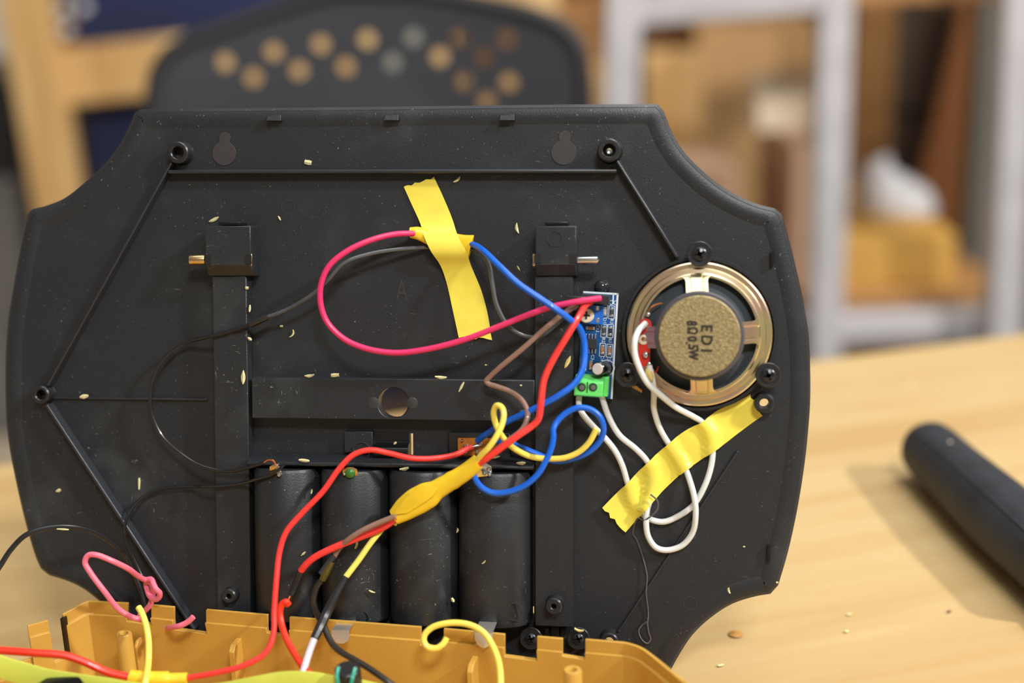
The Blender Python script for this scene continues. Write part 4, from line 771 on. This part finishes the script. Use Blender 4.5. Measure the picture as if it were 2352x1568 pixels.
def strip_wall(name, pts, z0, z1, t=0.0022, m=M_GOLD, k=4, lab=None, zl=0.0046, smooth=True):
    """upright wall along a plan line, with a thinner lip on top"""
    q = s2([(p[0], p[1]) for p in pts], k) if smooth else [(p[0], p[1]) for p in pts]; n = len(q); off = []
    for i in range(n):
        d = (Vector(q[min(i + 1, n - 1)]) - Vector(q[max(i - 1, 0)])).normalized(); off.append((q[i][0] - d.y * t, q[i][1] + d.x * t, q[i][0] - d.y * t * 0.5, q[i][1] + d.x * t * 0.5))
    rows = []
    for i in range(n):
        a, b = q[i], off[i]; rows.append([Vector((a[0], a[1], z0)), Vector((a[0], a[1], z1 - zl)), Vector((b[2], b[3], z1 - zl)), Vector((b[2], b[3], z1)), Vector((b[0], b[1], z1)), Vector((b[0], b[1], z0))])
    return build(name, MB().loft(rows, close=True, caps=True), m, tray, lab and None, bevel=0.00015)
rc = [TW(1430, 1480, 0)] + [TR(x, y, ZR) for x, y in ((1462, 1490), (1492, 1511), (1532, 1544), (1562, 1568))]
lastp = rc[-1]
rfull = [(rc[0].x - 0.0018, rc[0].y)] + [(p.x, p.y) for p in rc] + [(lastp.x + 0.016, lastp.y + 0.012), (lastp.x + 0.030, lastp.y + 0.017), (lastp.x + 0.038, lastp.y + 0.060), (lastp.x + 0.040, lastp.y + 0.09)]
strip_wall('side_wall', rfull, WB, ZR, -0.0024)
lc = [TW(200, 1385, 0)] + [TR(x, y, ZR) for x, y in ((150, 1412), (112, 1427), (65, 1440))]
strip_wall('corner_wall', [(lc[0].x + 0.0016, lc[0].y - 0.0013)] + [(p.x, p.y) for p in lc[:2]], WB, ZR, 0.0022, k=2, smooth=False)
zn = TW(130, 1520, lc[2].y * 1000).z
strip_wall('corner_wall', [(p.x, p.y) for p in lc[1:3]], WB, max(zn, 0.006), 0.0022, k=2, zl=0.0005)
strip_wall('corner_tab', [(p.x, p.y) for p in lc[2:4]], WB, ZR, 0.0022, k=2)
e0, e1, e2 = lc[0], lc[1], lc[3]
build('black_edge', MB().box((e1.x - 0.0008, e1.y + 0.0002, ZR / 2 + 0.008), (0.0014, 0.0026, ZR - 0.018)), M_BLACKG, tray)
lfull = [(e2.x, e2.y), (e2.x - 0.012, e2.y + 0.014), (e2.x - 0.020, e2.y + 0.022), (e2.x - 0.024, e2.y + 0.06), (e2.x - 0.02, e2.y + 0.10)]
strip_wall('side_wall', lfull, WB, 0.020, 0.0022)
fl_ = [(xl, 0.0), (xr, 0.0)] + rfull[1:] + [(0.18, 0.185), (0.02, 0.185)] + lfull[::-1] + [(lc[2].x, lc[2].y), (lc[1].x, lc[1].y)]
build('tray_floor', MB().plate(fl_, [], 0.0, WB), M_GOLD, tray)
strip_wall('front_wall', [(0.02, 0.185), (0.18, 0.185)], WB, 0.03, -0.0022, k=2)
def tpost(px, py, y, r, ri, lab=None):
    c = TW(px, py, y); return build('screw_post', MB().lathe([(r * 1.06, WB), (r, c.z - 0.0006), (r - 0.0004, c.z), (ri + 0.0003, c.z), (ri, c.z - 0.0005), (ri, c.z - 0.005), (0, c.z - 0.005)], (c.x, c.y, 0), 26), M_GOLD, tray)
tpost(284, 1453, 14, 0.0030, 0.0014); tpost(1315, 1537, 16, 0.0033, 0.0014)
def fin(px, py, y0, y1, t=0.0022):
    c = TW(px, py, y1); build('fin', MB().add([(c.x + s * t / 2, yy, z) for s in (-1, 1) for yy, z in ((0.0, WB), (y1 / 1000, WB), (y1 / 1000, c.z - 0.002), (y1 / 1000 - 0.002, c.z), (0.0, c.z))], [(0, 1, 2, 3, 4), (9, 8, 7, 6, 5)] + [(i, (i + 1) % 5, (i + 1) % 5 + 5, i + 5) for i in range(5)]), M_GOLD, tray, bevel=0.0003)
fin(530, 1487, 0, 8); fin(1078, 1533, 0, 9); fin(309, 1476, 0, 5, 0.0012)
# lime strap lying in the tray
def strap(name, pts, hts, lab):
    a = spline([P(*p) for p in pts], 5); m = len(a); rows = []
    for i, p in enumerate(a):
        f = i / (m - 1) * (len(hts) - 1); j = min(int(f), len(hts) - 2); hh = (hts[j] + (hts[j + 1] - hts[j]) * (f - j)) / 1000
        rows.append([p, p + Vector((0, -hh * 0.55, 0.0006)), p + Vector((0, -hh, 0))])
    return build(name, MB().sheet(rows, 0.0012), M_STRAP, label=lab, cat='strap', ang=60)
strap('lime_strap', [(-30, 1488, 62), (0, 1503, 61), (60, 1521, 60), (110, 1535, 59), (180, 1546, 58), (250, 1556, 57), (310, 1566, 56), (400, 1574, 54), (500, 1568, 52), (580, 1553, 51), (650, 1541, 50), (720, 1542, 49), (770, 1551, 48.5), (840, 1562, 48), (900, 1576, 47)], [8, 8, 7, 5, 5, 6, 6, 6, 6, 6], 'flat lime-yellow plastic strap winding along the bottom of the tray')
c = P(132, 1581, 66); build('rubber_button', MB().lathe([(0.0095, -0.012), (0.0095, -0.002), (0.0085, 0.0), (0, 0.0005)], c, 30, Matrix.Rotation(math.radians(-70), 3, 'X')), M_BLACKG, label='black round button showing under the lime strap', cat='button')
# black two-lead component standing in the tray
q = P(798, 1534, 52); up = Vector((0, 0.93, 0.36)).normalized(); Rq = Vector((0, 0, 1)).rotation_difference(up).to_matrix()
cm = empty('small_motor', q - up * 0.014, PF, 'black cylindrical part with two soldered green leads, low in the gold tray', 'component')
build('case', MB().lathe([(0.0046, -0.014), (0.0046, -0.0004), (0.0042, 0.0), (0, 0.0001)], q, 32, Rq), M_BLACKP, cm)
for sx in (-1, 1):
    a = q + Rq @ Vector((sx * 0.0030, -0.0005, 0.0002)); build('solder_blob', MB().lathe([(0.0008, 0), (0.0007, 0.0005), (0, 0.0008)], a, 10, Rq), M_SOLDER, cm)
    build('green_lead', MB().tube(spline([a + Vector((0, 0.0004, 0.0006)), a + Vector((sx * -0.0002, -0.002, 0.0035)), a + Vector((sx * -0.0010, -0.006, 0.0042)), a + Vector((sx * -0.0016, -0.012, 0.0048))], 4), 0.0007, 8), WGREEN, cm)

# ================================================================== dark grip on the table
g0, g1 = at_z(2120, 1092, TZ), at_z(2352, 1320, TZ); gd = (g1 - g0).normalized(); GR = 0.0155
gp = empty('rubber_grip', g0, ID, 'dark rubber tool grip with a rounded end lying on the table', 'grip')
ctr = Vector((0, 0, 1)); pts = []; rad = []
for s, r in ((-0.004, 0.004), (-0.0025, 0.009), (0.0005, 0.0125), (0.005, 0.0145), (0.012, 0.0152), (0.035, 0.0152), (0.06, 0.0160), (0.085, 0.0168), (0.11, 0.0165), (0.14, 0.0155), (0.16, 0.015)):
    pts.append(g0 + gd * s + ctr * 0.0168); rad.append(r)
build('sleeve', MB().tube(pts, rad, 32), M_RUBBER, gp, ang=60)
side = gd.cross(ctr).normalized()
build('seam', MB().tube([p + ctr * (r * 0.80) + side * (r * 0.60) for p, r in zip(pts[4:], rad[4:])], 0.0006, 8), M_RUBBER, gp)
build('shaft', MB().tube([g0 + gd * 0.16 + ctr * 0.0168, g0 + gd * 0.26 + ctr * 0.0165], 0.004, 16), M_STEEL, gp)
a = pts[5] + ctr * 0.0150 + side * 0.002
build('speck', MB().lathe([(0.0008, 0), (0.0006, 0.0004), (0, 0.0005)], a, 8), M_PAPER, gp)

# ================================================================== black chair behind the table
CY = 1.26
def CP(px, py): w = at_y(px, py, CY); return (w.x, w.z)
chair = empty('black_chair', (-0.12, 1.1, 0.0), ID, 'black moulded plastic chair with a perforated backrest behind the table', 'chair')
cx = CP(845, 100)[0]
ol = s2([CP(*p) for p in ((350, 520), (352, 330), (358, 230), (366, 165), (392, 122), (440, 92), (520, 62), (640, 20), (760, -14), (860, -18), (980, -14), (1110, 8), (1220, 32), (1290, 62), (1326, 102), (1340, 165), (1343, 300), (1344, 520))], 5)
hl = [(518, 143), (582, 178), (627, 120), (685, 163), (735, 104), (793, 155), (842, 93), (901, 145), (949, 88), (1010, 132), (1055, 88), (1110, 132), (1164, 90), (1063, 188), (1169, 188), (1118, 232), (1070, 290), (1176, 290), (540, 300), (640, 300)]
def bend(p, h):
    dx = p[0] - cx; return Vector((p[0], CY - 0.015 + 0.55 * (0.19 ** 2 - dx * dx) + h + 0.10 * (p[1] - 0.9), p[1]))
build('backrest', MB().plate(ol, [circ(CP(*p), 0.0066, 18) for p in hl], 0.0, 0.004, bend), M_CHAIR, chair, ang=50)
rimp = [bend(p, 0.002) for p in ol]
build('backrest_rim', MB().tube(rimp, 0.007, 12), mat('chair_rim', (38, 37, 41), 0.5), chair, ang=60)
zs = 0.45
rows = []
for i in range(9):
    v = i / 8; y = 1.24 - 0.42 * v; rows.append([Vector((cx + 0.21 * s * (1 - 0.08 * v), y, zs - 0.012 * (1 - s * s) + (0.015 * v * v * -1))) for s in [k / 6 - 1 for k in range(13)]])
build('seat', MB().sheet(rows, 0.012), mat('seat_plastic_shaded', (34, 34, 37), 0.6), chair, ang=60)  # darker than the backrest: the seat's shade is put into its colour
for sx in (-1, 1):
    build('back_support', MB().bar((cx + sx * 0.17, 1.25, zs), (cx + sx * 0.18, 1.262, 0.83), 0.03, 0.014, Vector((0, 1, 0))), M_CHAIR, chair, bevel=0.002)
    build('leg', MB().tube([(cx + sx * 0.17, 1.22, zs), (cx + sx * 0.20, 1.30, 0.0)], [0.016, 0.012], 14), M_CHAIR, chair); build('leg', MB().tube([(cx + sx * 0.17, 0.87, zs - 0.01), (cx + sx * 0.19, 0.84, 0.0)], [0.016, 0.012], 14), M_CHAIR, chair)

a, b = at_y(990, 25, 1.60), at_y(878, 195, 1.60); d = (b - a) / (a.z - b.z)
build('grey_pole', MB().tube([a - d * 0.05 , b + d * (b.z - 0.001)], 0.016, 18), mat('pole_grey', (150, 150, 140), 0.5), frame=ID, label='grey metal pole leaning behind the holes of the black chair', cat='pole')

# ================================================================== wooden frame with the blue board
fr = empty('framed_blue_board', (at_y(120, 300, 1.9).x, 1.9, 0.0), ID, 'blue pinboard held in a pale pine frame beside the black chair', 'board')
FY = 1.9
a, b = at_y(60, 0, FY), at_y(141, 480, FY)
d = (a - b) / (a.z - b.z); pb = b + d * (0 - b.z); pt_ = b + d * (1.5 - b.z)
build('post', MB().bar(pb + Vector((0, 0, 0.0)), pt_, 0.062, 0.04, Vector((0, 1, 0))), M_POST, fr, bevel=0.003)
a, b = at_y(130, 178, FY + 0.021), at_y(900, 95, FY + 0.021)
build('rail', MB().bar(a, b, 0.075, 0.03, Vector((0, 1, 0))), M_POST, fr, bevel=0.003)
a, b = at_y(120, -420, FY + 0.06), at_y(1000, 900, FY + 0.06)
build('blue_panel', MB().box(((a.x + b.x) / 2, FY + 0.06, (a.z + b.z) / 2), (b.x - a.x, 0.012, a.z - b.z)), M_BLUE, fr)
a = at_y(1000, 300, FY + 0.03); build('post', MB().box((a.x, FY + 0.03, 0.72), (0.062, 0.04, 1.44)), M_POST, fr, bevel=0.003)
build('foot', MB().box((pb.x, FY, 0.02), (0.08, 0.35, 0.04)), M_POST, fr); build('foot', MB().box((a.x, FY + 0.03, 0.02), (0.08, 0.35, 0.04)), M_POST, fr)
for px, py, lb in ((148, 20, 'white pin in place of a glint on the blue board, next to the post'), (195, 16, 'white pin in place of a glint, farther from the post of the upper two'), (156, 68, 'white pin in place of a glint on the blue board, lowest of three')):
    c = at_y(px, py, FY + 0.044); R_ = Matrix.Rotation(math.radians(90), 3, 'X')  # white pins put out-of-focus glints into colour and shape
    build('glint_pin', MB().lathe([(0.001, -0.009), (0.001, 0.0), (0.0065, 0.0), (0.0045, 0.003), (0.0045, 0.010), (0.0075, 0.012), (0.006, 0.0145), (0, 0.015)], c, 18, R_), M_BAG, frame=ID, label=lb, cat='pin', group='white pins in place of glints')

# ================================================================== things at the far side
a, b = at_y(-260, -200, 2.3), at_y(14, 132, 2.3)
build('white_sheet', MB().box(((a.x + b.x) / 2, 2.3, (a.z + b.z) / 2), (b.x - a.x, 0.02, a.z - b.z)), mat('white_sheet', (250, 246, 240), 0.7), frame=ID, label='white sheet on top of the dark cabinet beside the pine post', cat='sheet', bevel=0.002)
b2 = at_y(26, 138, 2.3)
cab = empty('dark_cabinet', (b2.x - 0.3, 2.4, 0), ID, 'dark grey cabinet standing behind the pine post', 'cabinet')
build('body', MB().box((b2.x - 0.3 + 0.02, 2.42, b2.z / 2 - 0.008), (0.62, 0.4, b2.z - 0.03)), M_DARK, cab, bevel=0.004)
build('cabinet_top', MB().box((b2.x - 0.3 + 0.02, 2.42, b2.z - 0.016), (0.64, 0.43, 0.014)), M_ALUD, cab, bevel=0.002)
zd0, zd1, zd2 = at_y(20, 1065, 2.2).z, at_y(20, 1000, 2.2).z, at_y(20, 410, 2.2).z
M_GREYDOOR = mat('grey_door', (150, 146, 143), 0.6, var=0.12, vscale=6)
for k in range(2): build('door', MB().box((b2.x - 0.43 + 0.3 * k, 2.213, (zd1 + zd2) / 2), (0.29, 0.014, zd2 - zd1)), M_GREYDOOR, cab, bevel=0.003)
build('base_panel', MB().box((b2.x - 0.28, 2.210, (zd0 + zd1) / 2 - 0.05), (0.6, 0.016, zd1 - zd0 + 0.09)), M_PAPER, cab, bevel=0.002)
build('drawer', MB().box((b2.x - 0.28, 2.213, (zd2 + b2.z) / 2 - 0.01), (0.58, 0.014, b2.z - zd2 - 0.05)), M_DARK, cab, bevel=0.003)

SY0 = 1.62                                                   # plane of the metal rack's front
rk = empty('metal_rack', (at_y(1850, 400, SY0).x, SY0 + 0.2, 0), ID, 'square-tube aluminium rack with open shelves behind the table', 'rack')
def up_tube(pxa, pya, pxb, pyb, y, w, m=M_ALU, z1=None):
    a, b = at_y(pxa, pya, y), at_y(pxb, pyb, y); d = (a - b) / (a.z - b.z); lo = b + d * (-b.z); hi = b + d * ((z1 or 1.12) - b.z)
    return build('upright', MB().bar(lo, hi, w, w, Vector((0, 1, 0))), m, rk, bevel=0.003)
ZTOP = at_y(1430, -12, SY0).z
up_tube(1430, 0, 1424, 240, SY0, 0.037, z1=ZTOP + 0.02); up_tube(1916, 0, 1894, 700, SY0 - 0.02, 0.036, z1=1.25); up_tube(2338, 0, 2304, 700, SY0 - 0.06, 0.036, z1=1.25); up_tube(2285, 60, 2240, 700, SY0 + 0.36, 0.05, M_ALUD, z1=1.2)
up_tube(1450, 0, 1446, 240, SY0 + 0.4, 0.036, M_ALUD, z1=ZTOP)
def rail_px(a, b, ya, yb, w, m=M_ALU, name='rail'):
    return build(name, MB().bar(at_y(*a, ya), at_y(*b, yb), w, w, Vector((0, 0, 1))), m, rk, bevel=0.003)
rail_px((1440, 24), (1880, -10), SY0, SY0 - 0.02, 0.034);  rail_px((1440, 800), (1880, 750), SY0, SY0, 0.03)
a = at_y(1920, 688, SY0); b = at_y(2330, 688, SY0)
zb = a.z
build('rail', MB().box(((at_y(1400, 600, SY0).x + b.x) / 2, SY0, zb - 0.034), (b.x - at_y(1400, 600, SY0).x, 0.03, 0.034)), M_ALU, rk, bevel=0.003)
build('shelf_board', MB().box(((at_y(1400, 600, SY0).x + b.x) / 2, SY0 + 0.23, zb - 0.008), (b.x - at_y(1400, 600, SY0).x, 0.42, 0.016)), M_PLY, rk)
zb += 0.001
zt = at_y(2100, 6, SY0).z
build('shelf_board', MB().box((at_y(2110, 0, SY0).x, SY0 + 0.2, zt + 0.012), (0.26, 0.40, 0.022)), M_PLY, rk)

def carton(x0, x1, y0, y1, z0, z1, m, lab, flaps=True, seed=0):
    o = empty('cardboard_box', ((x0 + x1) / 2, (y0 + y1) / 2, z0), ID, lab, 'box'); t = 0.004
    build('front_panel', MB().box(((x0 + x1) / 2, y0 + t / 2, (z0 + z1) / 2), (x1 - x0, t, z1 - z0)), m, o); build('rear_panel', MB().box(((x0 + x1) / 2, y1 - t / 2, (z0 + z1) / 2), (x1 - x0, t, z1 - z0)), m, o)
    build('side_panel', MB().box((x0 + t / 2, (y0 + y1) / 2, (z0 + z1) / 2), (t, y1 - y0 - 2 * t, z1 - z0)), m, o); build('side_panel', MB().box((x1 - t / 2, (y0 + y1) / 2, (z0 + z1) / 2), (t, y1 - y0 - 2 * t, z1 - z0)), m, o)
    build('base', MB().box(((x0 + x1) / 2, (y0 + y1) / 2, z0 + t / 2), (x1 - x0 - 2 * t, y1 - y0 - 2 * t, t)), m, o)
    yy = (y0 + y1) / 2
    build('flap', MB().box(((x0 + x1) / 2, (y0 + yy) / 2, z1 + 0.002), (x1 - x0, yy - y0 - 0.002, 0.004)), m, o); build('flap', MB().box(((x0 + x1) / 2, (y1 + yy) / 2, z1 + 0.002), (x1 - x0, y1 - yy - 0.002, 0.004)), m, o)
    return o
a, b = at_y(1925, 560, SY0 + 0.05), at_y(2195, 560, SY0 + 0.05)
carton(a.x, b.x, SY0 + 0.05, SY0 + 0.36, zb, at_y(2000, 552, SY0 + 0.05).z, M_CARDY, 'yellow-brown cardboard box under the white bag on the rack shelf')
bt = at_y(2000, 552, SY0 + 0.05).z + 0.0045
# white crumpled bag on that box
c = at_y(2062, 470, SY0 + 0.2); c.z = bt; m = MB(); rows = []
rnd = random.Random(3)
for i in range(9):
    v = i / 8; row = []
    for k in range(20):
        q = 2 * math.pi * k / 20; rr = (1 - v ** 3) ** 0.6 if v < 1 else 0.02; rr *= 1 + 0.16 * (rnd.random() - 0.5)
        row.append(c + Vector((0.048 * rr * math.cos(q) - 0.012 * v, 0.05 * rr * math.sin(q), 0.060 * v * (1 - 0.22 * math.cos(q)) + 0.0005)))
    rows.append(row)
build('white_bag', MB().loft(rows, close=True, caps=True), M_BAG, frame=ID, label='crumpled white plastic bag on the yellow-brown cardboard box', cat='bag', ang=25)
a, b = at_y(1640, 600, SY0 + 0.1), at_y(1860, 600, SY0 + 0.1)
carton(a.x + 0.09, b.x - 0.003, SY0 + 0.06, SY0 + 0.30, zb, at_y(1800, 345, SY0 + 0.06).z, M_CARDP, 'pinkish cardboard box close beside the middle upright of the rack')
a2 = at_y(1690, 420, SY0 + 0.1)
carton(at_y(1475, 400, SY0 + 0.1).x, a2.x + 0.01, SY0 + 0.14, SY0 + 0.32, zb, at_y(1650, 400, SY0 + 0.14).z, M_CARDP, 'low pinkish cardboard box behind the cover corner on the rack')
p1, p2 = at_y(1728, 178, SY0 + 0.2), at_y(1862, 330, SY0 + 0.2)
zc_ = at_y(1800, 345, SY0 + 0.06).z + 0.004
build('white_carton', MB().box(((p1.x + p2.x) / 2, SY0 + 0.2, (p1.z + zc_) / 2), (p2.x - p1.x, 0.07, p1.z - zc_)), M_PAPER, frame=ID, label='cream paper packet standing on the pinkish box', cat='packet', bevel=0.004)
p1, p2 = at_y(1486, 120, SY0 + 0.34), at_y(1615, 520, SY0 + 0.34)
build('wood_board', MB().box(((p1.x + p2.x) / 2, SY0 + 0.36, (p1.z + zb) / 2), (p2.x - p1.x, 0.018, p1.z - zb)), M_POST, frame=ID, label='pale upright board standing at the rear of the rack shelf', cat='board', bevel=0.002)
p1, p2 = at_y(1630, 70, SY0 + 0.75), at_y(1880, 420, SY0 + 0.75)
carton(p1.x - 0.02, p2.x + 0.0, SY0 + 0.75, SY0 + 1.1, 0.0, p1.z, M_CARD, 'tall brown cardboard box standing on the floor behind the rack')
# leaning planks right of the bag
a, b = at_y(2262, 60, 2.25), at_y(2140, 560, 2.25); d = (a - b) / (a.z - b.z)
build('leaning_plank', MB().bar(b - d * b.z, a + d * 0.12, 0.09, 0.022, Vector((0, 1, 0))), M_ORANGEWOOD, frame=ID, label='orange-brown plank leaning behind the rack next to the white bag', cat='plank', bevel=0.003)
a, b = at_y(2012, 40, 2.2), at_y(1985, 480, 2.2); d = (a - b) / (a.z - b.z)
build('leaning_plank', MB().bar(b - d * b.z, a + d * 0.02, 0.06, 0.022, Vector((0, 1, 0))), M_PLY, frame=ID, label='brown plank standing just behind the middle upright of the rack', cat='plank', bevel=0.003)
a, b = at_y(2010, 20, 2.3), at_y(2270, 520, 2.3)
dk = empty('dark_crate', ((a.x + b.x) / 2, 2.45, 0), ID, 'very dark brown crate behind the white bag', 'crate')
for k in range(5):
    h = a.z / 5; build('slat', MB().box(((a.x + b.x) / 2, 2.34, h * (k + 0.5)), (b.x - a.x + 0.1, 0.016, h - 0.012)), mat('dark_brown', (52, 34, 16), 0.7) if k == 0 else MATS['dark_brown'], dk)  # one very dark brown fills the dark area behind the bag
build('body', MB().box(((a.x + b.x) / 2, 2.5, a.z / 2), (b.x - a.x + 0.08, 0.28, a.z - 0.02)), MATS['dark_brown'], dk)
# pale shelf end and brown upright between chair and rack
a, b = at_y(1100, -60, 2.1), at_y(1316, 28, 2.1)
zz = b.z; cs = empty('pale_cupboard', ((a.x + b.x) / 2, 2.3, 0), ID, 'brown wooden cupboard with a pale top behind the black chair', 'cupboard')
build('pale_top', MB().box(((a.x + b.x) / 2 - 0.05, 2.28, a.z / 2 + zz / 2), (b.x - a.x + 0.06, 0.36, a.z - zz)), M_PALEWOOD, cs, bevel=0.004)
x0 = at_y(1040, 100, 2.16).x; x1 = at_y(1420, 100, 2.16).x
build('body', MB().box(((x0 + x1) / 2, 2.32, zz / 2), (x1 - x0, 0.32, zz)), M_PLY, cs, bevel=0.003)
for k in range(2): build('door', MB().box((x0 + (x1 - x0) * (0.27 + 0.46 * k), 2.152, zz / 2 - 0.01), ((x1 - x0) * 0.44, 0.014, zz - 0.14)), M_POST, cs, bevel=0.003)
